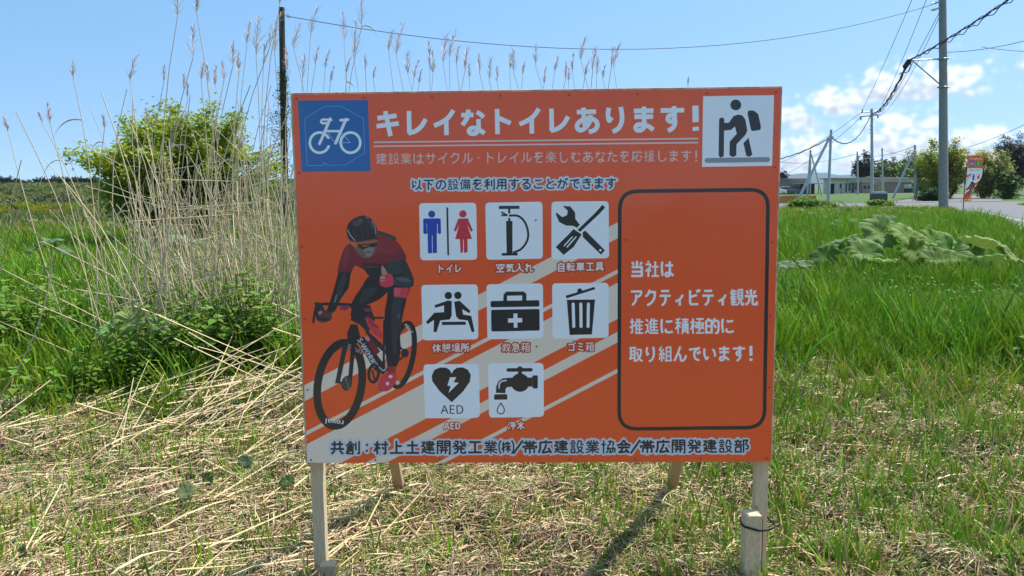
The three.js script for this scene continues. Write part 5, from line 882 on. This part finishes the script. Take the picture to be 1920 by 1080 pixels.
  single('telephone_cable', [tw(at(1699, 125, D), c2, 0.6, 0.05, 90, 0.03, 0), tw(at(1699, 125, D), c2, 0.75, 0.025, 90, 0.08, 2)], cableM, 'twisted telephone cable from the black closure down to the cross-armed pole', 'cable');
  // strutted pole
  const p3 = pole('utility_pole', 'slim grey pole propped by a long strut near the orange sheet', 1551, 58, 1558.5, 243, 0.115, 0.085, farConcrete), L3 = (px, py) => rel(p3, at(px, py, 58));
  { const f = onGround(1486, 57.5).sub(p3.position); f.y -= 0.4; part('strut', limb([f, L3(1556, 257)], [0.11, 0.09], 10), farConcrete, p3); part('collar', limb([L3(1551, 260), L3(1562, 256)], 0.08, 6), steel, p3); }
  const c3 = at(1559, 257, 58);
  single('telephone_cable', tw(c2, c3, 1.35, 0.045, 60, 0.02, 0), cableM, 'sagging telephone cable between the cross-armed and the strutted pole', 'cable');
  single('telephone_cable', tw(c3, at(1400, 305, 66), 0.5, 0.04, 60, 0.02, 0), cableM, 'telephone cable running from the strutted pole behind the sign', 'cable');
  // A-shaped pair
  const p4 = pole('utility_pole', 'distant pole with a back strut forming an A above the carport', 1511, 112, 1520, 281, 0.14, 0.12, farConcrete);
  { const f = onGround(1541, 111).sub(p4.position); f.y -= 0.4; part('strut', limb([f, rel(p4, at(1521, 289, 112))], [0.13, 0.11], 8), farConcrete, p4); part('shaft_brace', limb([onGround(1517, 112).sub(p4.position), rel(p4, at(1520, 300, 112))], 0.09, 8), farConcrete, p4); part('cross_arm', limb([rel(p4, at(1516, 283, 112)), rel(p4, at(1525, 283, 112))], 0.06, 6), steel, p4); }
  const p5 = pole('utility_pole', 'distant pole with a small transformer left of the cross-armed pole', 1606, 124, 1607.5, 284, 0.15, 0.11, farConcrete); part('transformer', limb([rel(p5, at(1608.5, 293, 124)), rel(p5, at(1608.5, 298, 124))], 0.24, 10), farConcrete, p5); part('cross_arm', limb([rel(p5, at(1602, 289, 124)), rel(p5, at(1615, 289, 124))], 0.06, 6), steel, p5);
  const p6 = pole('utility_pole', 'thin distant pole before the grove behind the house', 1652, 138, 1654, 277, 0.17, 0.12, farConcrete); part('cross_arm', limb([rel(p6, at(1650, 281, 138)), rel(p6, at(1658, 280, 138))], 0.06, 6), steel, p6);
  const p7 = pole('utility_pole', 'pole with a slanting strut at the right end of the low house', 1714.5, 82, 1715.5, 272, 0.15, 0.12, farConcrete); { const f = onGround(1668, 81).sub(p7.position); f.y -= 0.4; part('strut', limb([f, rel(p7, at(1713, 285, 82))], [0.13, 0.11], 8), farConcrete, p7); }
  for (const [px, top, label] of [[20, 328, 'tiny far pole above the skyline trees at the left edge'], [174, 332, 'tiny far pole beside the left shrub tree']]) { const q = pole('utility_pole', label, px, 210, px, top, 0.16, 0.14, farConcrete); part('cross_arm', limb([rel(q, at(px - 5, top + 3, 210)), rel(q, at(px + 5, top + 3, 210))], 0.08, 5), steel, q); }
  wire('far thin wire above the left skyline trees', at(-20, 333, 210), at(174, 336, 210), 0.5, 0.03);
  // power lines
  const PL = 'power lines between the cross-armed and the concrete pole';
  wire('leftmost thin power line climbing steeply beside the concrete pole', at(1617, 206, 74), at(1737, -66, D), 0.25, 0.017); wire('second thin power line climbing towards the concrete pole top', at(1650, 204, 74), at(1762, -66, D), 0.35, 0.017);
  wire('third thin power line just left of the concrete pole', at(1652, 214, 74), at(1764, 18, D), 0.3, 0.017); wire('fourth thin power line, lowest beside the concrete pole', at(1646, 219, 74), at(1760, 34, D), 0.9, 0.014);
  wire('power line between the cross-armed pole and the left distance, upper', at(1614, 211, 74), at(1400, 320, 120), 1.2, 0.022); wire('power line between the cross-armed pole and the left distance, lower', at(1614, 220, 74), at(1420, 345, 122), 1.2, 0.022);
  wire('thin wire leaving the concrete pole to the right, upper branch', at(1775, 98, D), at(1960, 66, 34), 0.15, 0.015); wire('thin wire leaving the concrete pole to the right, lower branch', at(1840, 88, 38.2), at(1960, 98, 36), 0.05, 0.012);
  wire('faint distant wire crossing low behind the concrete pole', at(1654, 280, 138), at(1960, 214, 70), 2.2, 0.024); wire('second faint distant wire low at the right', at(1715, 274, 82), at(1608, 292, 124), 0.5, 0.025); wire('faint wire from the transformer pole to the left', at(1602, 289, 124), at(1440, 300, 130), 0.9, 0.03);
}
// ---------------------------------------------------------------- small orange flag
{
  const D = 31, b = onGround(1803.5, D), o = thing('banner_flag', 'small orange and white banner flag with a cyclist on a black pole by the road', 'flag', [b.x, b.y, b.z]);
  const L = (px, py, dd = 0) => at(px, py, D + dd).sub(b), top = L(1814.5, 290);
  part('flag_pole', limb([V(0, -0.3, 0), L(1809, 345), top], [0.019, 0.015, 0.011], 8), blackRubber, o); part('top_rod', limb([L(1813.5, 292), L(1846, 292.5)], 0.009, 6), blackRubber, o);
  const cv = document.createElement('canvas'); cv.width = 384; cv.height = 1024; const ctx = cv.getContext('2d'), P = drafting(ctx, (x, y) => [x, y], 1), OR = '#ef6a1e';
  ctx.fillStyle = '#f3f1ee'; ctx.fillRect(0, 0, 384, 1024);
  P.poly([[0, 0], [384, 0], [384, 280], [0, 280]], OR); P.text('キレイなトイレ', 40, 40, 344, 40, 50, 15, '#fbe6d8'); P.poly([[50, 112], [176, 112], [176, 232], [50, 232]], '#1476b8'); P.poly([[208, 112], [334, 112], [334, 232], [208, 232]], '#2fa14a');
  for (const x of [86, 140]) P.ell(x, 186, 20, 20, '#e8f0f5', 0, 6); P.line([[86, 186], [110, 146], [128, 186], [140, 186]], 6, '#e8f0f5'); P.line([[270, 138], [262, 206]], 10, '#cfe9d0'); P.ell(270, 134, 9, 9, '#cfe9d0'); P.line([[264, 170], [284, 210]], 8, '#cfe9d0');
  P.text('建設業はあなたを応援します', 40, 300, 344, 300, 20, 11, '#31506e'); P.text('設備を利用できます', 70, 332, 320, 332, 20, 11, '#31506e');
  P.poly([[0, 440], [150, 400], [150, 440], [0, 500]], OR); P.poly([[0, 520], [150, 462], [150, 474], [0, 540]], OR);
  P.ell(200, 420, 16, 16, '#1d4fa0'); P.poly([[176, 442], [224, 442], [222, 500], [216, 560], [186, 560], [180, 500]], '#1d4fa0'); P.line([[254, 400], [252, 560]], 5, '#44566a'); P.ell(310, 420, 16, 16, '#d8344a'); P.poly([[292, 442], [328, 442], [346, 510], [322, 512], [318, 556], [302, 556], [298, 512], [276, 510]], '#d8344a');
  P.poly([[0, 760], [384, 560], [384, 640], [0, 820]], OR); P.poly([[0, 860], [384, 690], [384, 1024], [0, 1024]], OR); P.poly([[0, 850], [384, 660], [384, 676], [0, 872]], '#f3f1ee');
  const cy = drafting(ctx, (x, y) => [20 + x * 0.62, 560 + y * 0.40], 0.5); cyclist(cy); P.line([[30, 990], [350, 986]], 12, '#f7d9c4');
  const tex = new THREE.CanvasTexture(cv); tex.colorSpace = THREE.SRGBColorSpace; tex.magFilter = THREE.LinearFilter;
  // cloth: hangs from the pole, its lower free corner blown back towards the pole
  const nu = 14, nv = 34, g = new THREE.PlaneGeometry(1, 1, nu, nv), p = g.attributes.position;
  for (let i = 0; i < p.count; i++) {
    const u = p.getX(i) + 0.5, v = 0.5 - p.getY(i), lx = lerp(1815, 1807.8, v), w = 30 - 8 * smoothstep(v, 0.35, 0.85), q = L(lx + u * w, lerp(292, 377 + u * 0.5, v));
    p.setXYZ(i, q.x, q.y, q.z + 0.05 * Math.sin(v * 9 + u * 3) * u - 0.28 * u * smoothstep(v, 0.3, 0.9) + 0.025 * Math.sin(u * 8 + v * 4));
  }
  g.computeVertexNormals();
  const cl = part('flag_cloth', g, new THREE.MeshPhysicalMaterial({ map: tex, roughness: 0.8, side: THREE.DoubleSide, transmission: 0.25, thickness: 0 }), o); cl.userData.label = 'orange and white printed cloth curling back at its lower corner';
  for (const v of [0.02, 0.25, 0.5, 0.75, 0.98]) part('cloth_loop', limb([L(lerp(1814, 1806.5, v), lerp(292, 377, v)), L(lerp(1816, 1808.6, v), lerp(292, 377, v))], 0.016, 5), std({ color: C(0.7, 0.7, 0.7) }), o);
}
// ---------------------------------------------------------------- buildings
const wallTex = noiseTexture(256, 256, (u, v) => { const t = 0.88 + 0.07 * tor(u, v, 2, 5) + 0.05 * tor(u, v, 14, 2); return [t, t * 0.99, t * 0.97]; });
const bm = (r, g, b, x = {}) => std({ color: C(r, g, b), map: wallTex, ...x }), glassM = new THREE.MeshPhysicalMaterial({ color: C(0.03, 0.035, 0.04), roughness: 0.08, metalness: 0.0 }), darkM = std({ color: C(0.025, 0.022, 0.02), roughness: 0.9 });
{
  const D = 150, k = D / 1480, b = onGround(1640, D), y0 = heightAt(b.x, -D), o = thing('low_house', 'long low cream house with flat roof and brown front extension across the lawn', 'house', [b.x, y0, b.z]);
  const X = (px) => (px - 1640) * k, cream = bm(0.86, 0.78, 0.66), brown = bm(0.36, 0.24, 0.21), tan = bm(0.6, 0.36, 0.2), white = bm(0.66, 0.66, 0.64), roofM = bm(0.22, 0.215, 0.21);
  const blk = (px0, px1, h0, h1, z0, z1) => box(X(px1) - X(px0), h1 - h0, z1 - z0, (X(px0) + X(px1)) / 2, (h0 + h1) / 2, (z0 + z1) / 2, 0.01);
  part('wall', blk(1568, 1708, -0.3, 2.72, -7, 0), cream, o); const roof = part('roof', blk(1562, 1712, 2.722, 2.9, -7.6, 0.9), roofM, o); part('fascia', blk(1562, 1712, 2.66, 2.88, 0.905, 0.96), bm(0.38, 0.37, 0.35), roof);
  const ext = part('extension_wall', blk(1605, 1632, -0.3, 2.0, 0.01, 1.9), bm(0.52, 0.33, 0.25), o); part('extension_wall', blk(1632.5, 1648, -0.3, 2.02, 0.01, 1.88), tan, o); part('extension_wall', blk(1648.5, 1701, -0.3, 2.0, 0.01, 1.9), brown, o);
  part('extension_roof', blk(1603, 1649, 2.022, 2.12, 0.01, 2.2), white, o); part('extension_roof', blk(1649.3, 1703, 2.022, 2.1, 0.01, 2.2), white, o);
  for (const [a, c2, h0, h1, z] of [[1571, 1575, 0.9, 1.9, 0], [1580, 1585, 0.2, 1.95, 0], [1587.5, 1592, 0.4, 1.95, 0], [1593, 1598.5, 0.1, 2.05, 0], [1600, 1603.5, 0.6, 2.0, 0], [1607, 1613, 0.75, 1.45, 1.9], [1614.5, 1620, 0.75, 1.45, 1.9]]) { const f = part('window', blk(a, c2, h0, h1, z - 0.05, z + 0.03), bm(0.3, 0.29, 0.28), o); part('pane', blk(a + 0.5, c2 - 0.5, h0 + 0.06, h1 - 0.06, z + 0.031, z + 0.04), glassM, f); }
  const dr = part('door', blk(1622.5, 1627, 0, 1.6, 1.85, 1.93), darkM, o); part('door_canopy', blk(1620, 1629, 1.66, 1.76, 1.9, 2.5), white, o);
  const gw = part('window', blk(1682, 1697, 0.85, 1.6, 1.86, 1.94), white, o); for (const [a, c2] of [[1682.8, 1689.2], [1689.8, 1696.2]]) part('pane', blk(a, c2, 0.92, 1.53, 1.941, 1.95), new THREE.MeshPhysicalMaterial({ color: C(0.35, 0.4, 0.42), roughness: 0.15 }), gw); part('shutter', blk(1682, 1697, 0.05, 0.82, 1.86, 1.95), darkM, o);
  part('porch_slab', blk(1575, 1604, -0.3, 0.12, 0.02, 1.4), bm(0.4, 0.39, 0.37), o); part('porch_post', blk(1578, 1579, 0.12, 2.66, 0.55, 0.65), cream, o); part('downpipe', blk(1584.2, 1584.9, 0, 2.7, 0.03, 0.1), bm(0.3, 0.28, 0.26), o);
  const tk = thing('fuel_tank', 'small pale fuel tank on legs at the right end of the house', 'tank', [b.x + X(1717), y0, b.z + 0.5]); part('tank_body', new THREE.CapsuleGeometry(0.42, 0.7, 4, 12).rotateZ(Math.PI / 2).translate(0, 1.45, 0), bm(0.6, 0.6, 0.58), tk); for (const [x, z] of [[-0.5, 0.2], [0.5, 0.2], [-0.5, -0.2], [0.5, -0.2]]) part('leg', box(0.06, 1.3, 0.06, x, 0.55, z), darkM, tk);
}
{
  const D = 142, k = D / 1480, b = onGround(1488, D), o = thing('garage', 'grey-brown flat garage block seen at the right rim of the sign', 'garage', [b.x, b.y, b.z]), X = (px) => (px - 1488) * k;
  const blk = (px0, px1, h0, h1, z0, z1) => box(X(px1) - X(px0), h1 - h0, z1 - z0, (X(px0) + X(px1)) / 2, (h0 + h1) / 2, (z0 + z1) / 2, 0.01);
  part('wall', blk(1440, 1512, -0.3, 2.65, -6, 0), bm(0.32, 0.28, 0.24), o); part('roof', blk(1438, 1514, 2.652, 2.8, -6.3, 0.4), bm(0.33, 0.32, 0.31), o);
  const c = thing('carport', 'low carport with pale flat roof and dark side wall beside the garage', 'carport', [b.x, b.y, b.z + 0.6]);
  part('roof', blk(1481, 1556, 1.78, 1.9, -0.1, 4.6), bm(0.52, 0.53, 0.53), c); part('side_wall', blk(1484, 1510, -0.2, 1.778, 3.0, 3.15), bm(0.055, 0.05, 0.045), c); part('side_wall', blk(1541, 1549, -0.2, 1.778, 2.0, 2.1), darkM, c); for (const x of [1485, 1512, 1540, 1553]) part('post', blk(x, x + 0.9, -0.2, 1.778, 4.2, 4.3), bm(0.1, 0.1, 0.1), c);
}
{ const b = onGround(1635, 71), o = thing('crate_stack', 'dark storage crate with white sheets on top at the cross-armed pole foot', 'crate', [b.x, b.y, b.z + 1]); part('crate', box(1.22, 0.62, 0.8, 0, 0.28, 0, 0.02), bm(0.10, 0.10, 0.105), o); for (const [x, w] of [[-0.36, 0.34], [0.02, 0.32], [0.4, 0.3]]) part('white_sheet', box(w, 0.16, 0.7, x, 0.675, 0, 0.02), bm(0.62, 0.62, 0.62), o); for (const y of [0.12, 0.34]) part('slat', box(1.24, 0.05, 0.02, 0, y, 0.411, 0.004), bm(0.16, 0.16, 0.16), o); }
{ // low orange fabric barrier
  const D = 62, b = onGround(1490, D), o = thing('orange_barrier', 'low orange fabric barrier sheet on the lawn right of the sign', 'barrier', [b.x, b.y, b.z]), T = new THREE.PlaneGeometry(3.6, 0.56, 30, 3), p = T.attributes.position;
  for (let i = 0; i < p.count; i++) { const x = p.getX(i), y = p.getY(i); p.setXYZ(i, x - 0.2, y + 0.27 - 0.03 * Math.sin((x + 1.8) * 2.6) * (y > 0 ? 1 : 0), 0.05 * Math.sin(x * 3.1 + y * 2)); } T.computeVertexNormals();
  part('fabric', T, std({ color: C(0.55, 0.20, 0.055), side: THREE.DoubleSide, roughness: 0.8 }), o); for (const x of [-1.9, -0.8, 0.4, 1.58]) part('stake', limb([V(x, -0.2, -0.08), V(x, 0.62, -0.08)], 0.02, 6), steel, o);
}
// ---------------------------------------------------------------- cars
function car(label, pos, turn, paint, s = 1) {   // nose towards +x
  const o = thing('parked_car', label, 'car', pos, turn); o.scale.setScalar(s);
  const ext = (pts, w, bev) => { const sh = new THREE.Shape(pts.map(([x, y]) => new THREE.Vector2(x, y))); return new THREE.ExtrudeGeometry(sh, { depth: w - 2 * bev, bevelEnabled: true, bevelThickness: bev, bevelSize: bev * 0.7, bevelSegments: 3 }).translate(0, 0, -(w - 2 * bev) / 2); };
  part('body', ext([[-2.0, 0.34], [-2.05, 0.75], [-1.98, 0.98], [-1.2, 1.0], [0.95, 0.98], [1.75, 0.86], [2.02, 0.7], [2.05, 0.36], [1.72, 0.3], [1.6, 0.52], [1.34, 0.63], [1.08, 0.52], [0.96, 0.28], [-0.9, 0.28], [-1.02, 0.52], [-1.28, 0.63], [-1.54, 0.52], [-1.66, 0.3]], 1.66, 0.07), paint, o);
  const cab = part('cabin', ext([[-1.95, 1.0], [-1.75, 1.42], [-1.5, 1.5], [0.0, 1.5], [0.25, 1.42], [0.98, 0.99]], 1.5, 0.1), paint, o);
  for (const z of [0.757, -0.757]) { for (const q of [[[-1.7, 1.05], [-1.56, 1.38], [-0.75, 1.4], [-0.75, 1.05]], [[-0.66, 1.05], [-0.66, 1.4], [0.12, 1.38], [0.66, 1.05]]]) { const sh = new THREE.ShapeGeometry(new THREE.Shape(q.map(([x, y]) => new THREE.Vector2(x, y)))); part('side_window', sh.translate(0, 0, z + Math.sign(z) * 0.004), glass2, o); } part('mirror', box(0.16, 0.12, 0.14, 0.72, 1.06, z * 1.17, 0.03), paint, o); }
  const wind = (x0, y0, x1, y1) => { const g = new THREE.PlaneGeometry(Math.hypot(x1 - x0, y1 - y0), 1.2); g.rotateX(-Math.PI / 2); g.rotateZ(Math.atan2(y1 - y0, x1 - x0)); return g.translate((x0 + x1) / 2, (y0 + y1) / 2, 0); };
  part('windscreen', wind(0.34, 1.40, 0.96, 1.055).translate(0.075, 0.05, 0), glass2, o); part('rear_window', wind(-1.84, 1.36, -1.99, 1.06).translate(-0.07, 0.03, 0), glass2, o);
  for (const [x, z] of [[1.34, 0.72], [1.34, -0.72], [-1.28, 0.72], [-1.28, -0.72]]) { const w = part('wheel', new THREE.CylinderGeometry(0.31, 0.31, 0.2, 22).rotateX(Math.PI / 2).translate(x, 0.31, z), blackRubber, o); part('rim', new THREE.CylinderGeometry(0.19, 0.19, 0.206, 14).rotateX(Math.PI / 2).translate(x, 0.31, z), steel, w); }
  for (const z of [0.62, -0.62]) { part('headlight', box(0.16, 0.16, 0.34, 1.98, 0.74, z, 0.04), std({ color: C(0.7, 0.72, 0.74), roughness: 0.15 }), o); part('tail_light', box(0.08, 0.3, 0.18, -2.06, 0.82, z, 0.03), std({ color: C(0.35, 0.02, 0.02), roughness: 0.2 }), o); }
  part('bumper', box(0.1, 0.22, 1.6, 2.07, 0.44, 0, 0.04), darkM, o); part('bumper', box(0.1, 0.22, 1.6, -2.07, 0.44, 0, 0.04), darkM, o);
  return o;
}
const glass2 = new THREE.MeshPhysicalMaterial({ color: C(0.02, 0.025, 0.03), roughness: 0.06, side: THREE.DoubleSide });
const paintOf = (r, g, b) => new THREE.MeshPhysicalMaterial({ color: C(r, g, b), roughness: 0.4, clearcoat: 1, clearcoatRoughness: 0.05 });
{
  let b = onGround(1474.5, 136); car('small dark blue-black car parked before the garage', [b.x, b.y, b.z], 0.35, paintOf(0.015, 0.02, 0.035), 0.86);
  b = onGround(1452, 135); car('white car mostly hidden behind the right rim of the sign', [b.x, b.y, b.z], 0.3, paintOf(0.7, 0.7, 0.7), 0.86);
  const x0 = (1907 - 960) / 1480 * 22.5; car('pale silver car at the right picture edge on the road', [x0 + 1.85, heightAt(15.5, -23) - 0.03, -22.6], 1.12, paintOf(0.55, 0.58, 0.62), 1);
}
renderer.render(scene, camera);
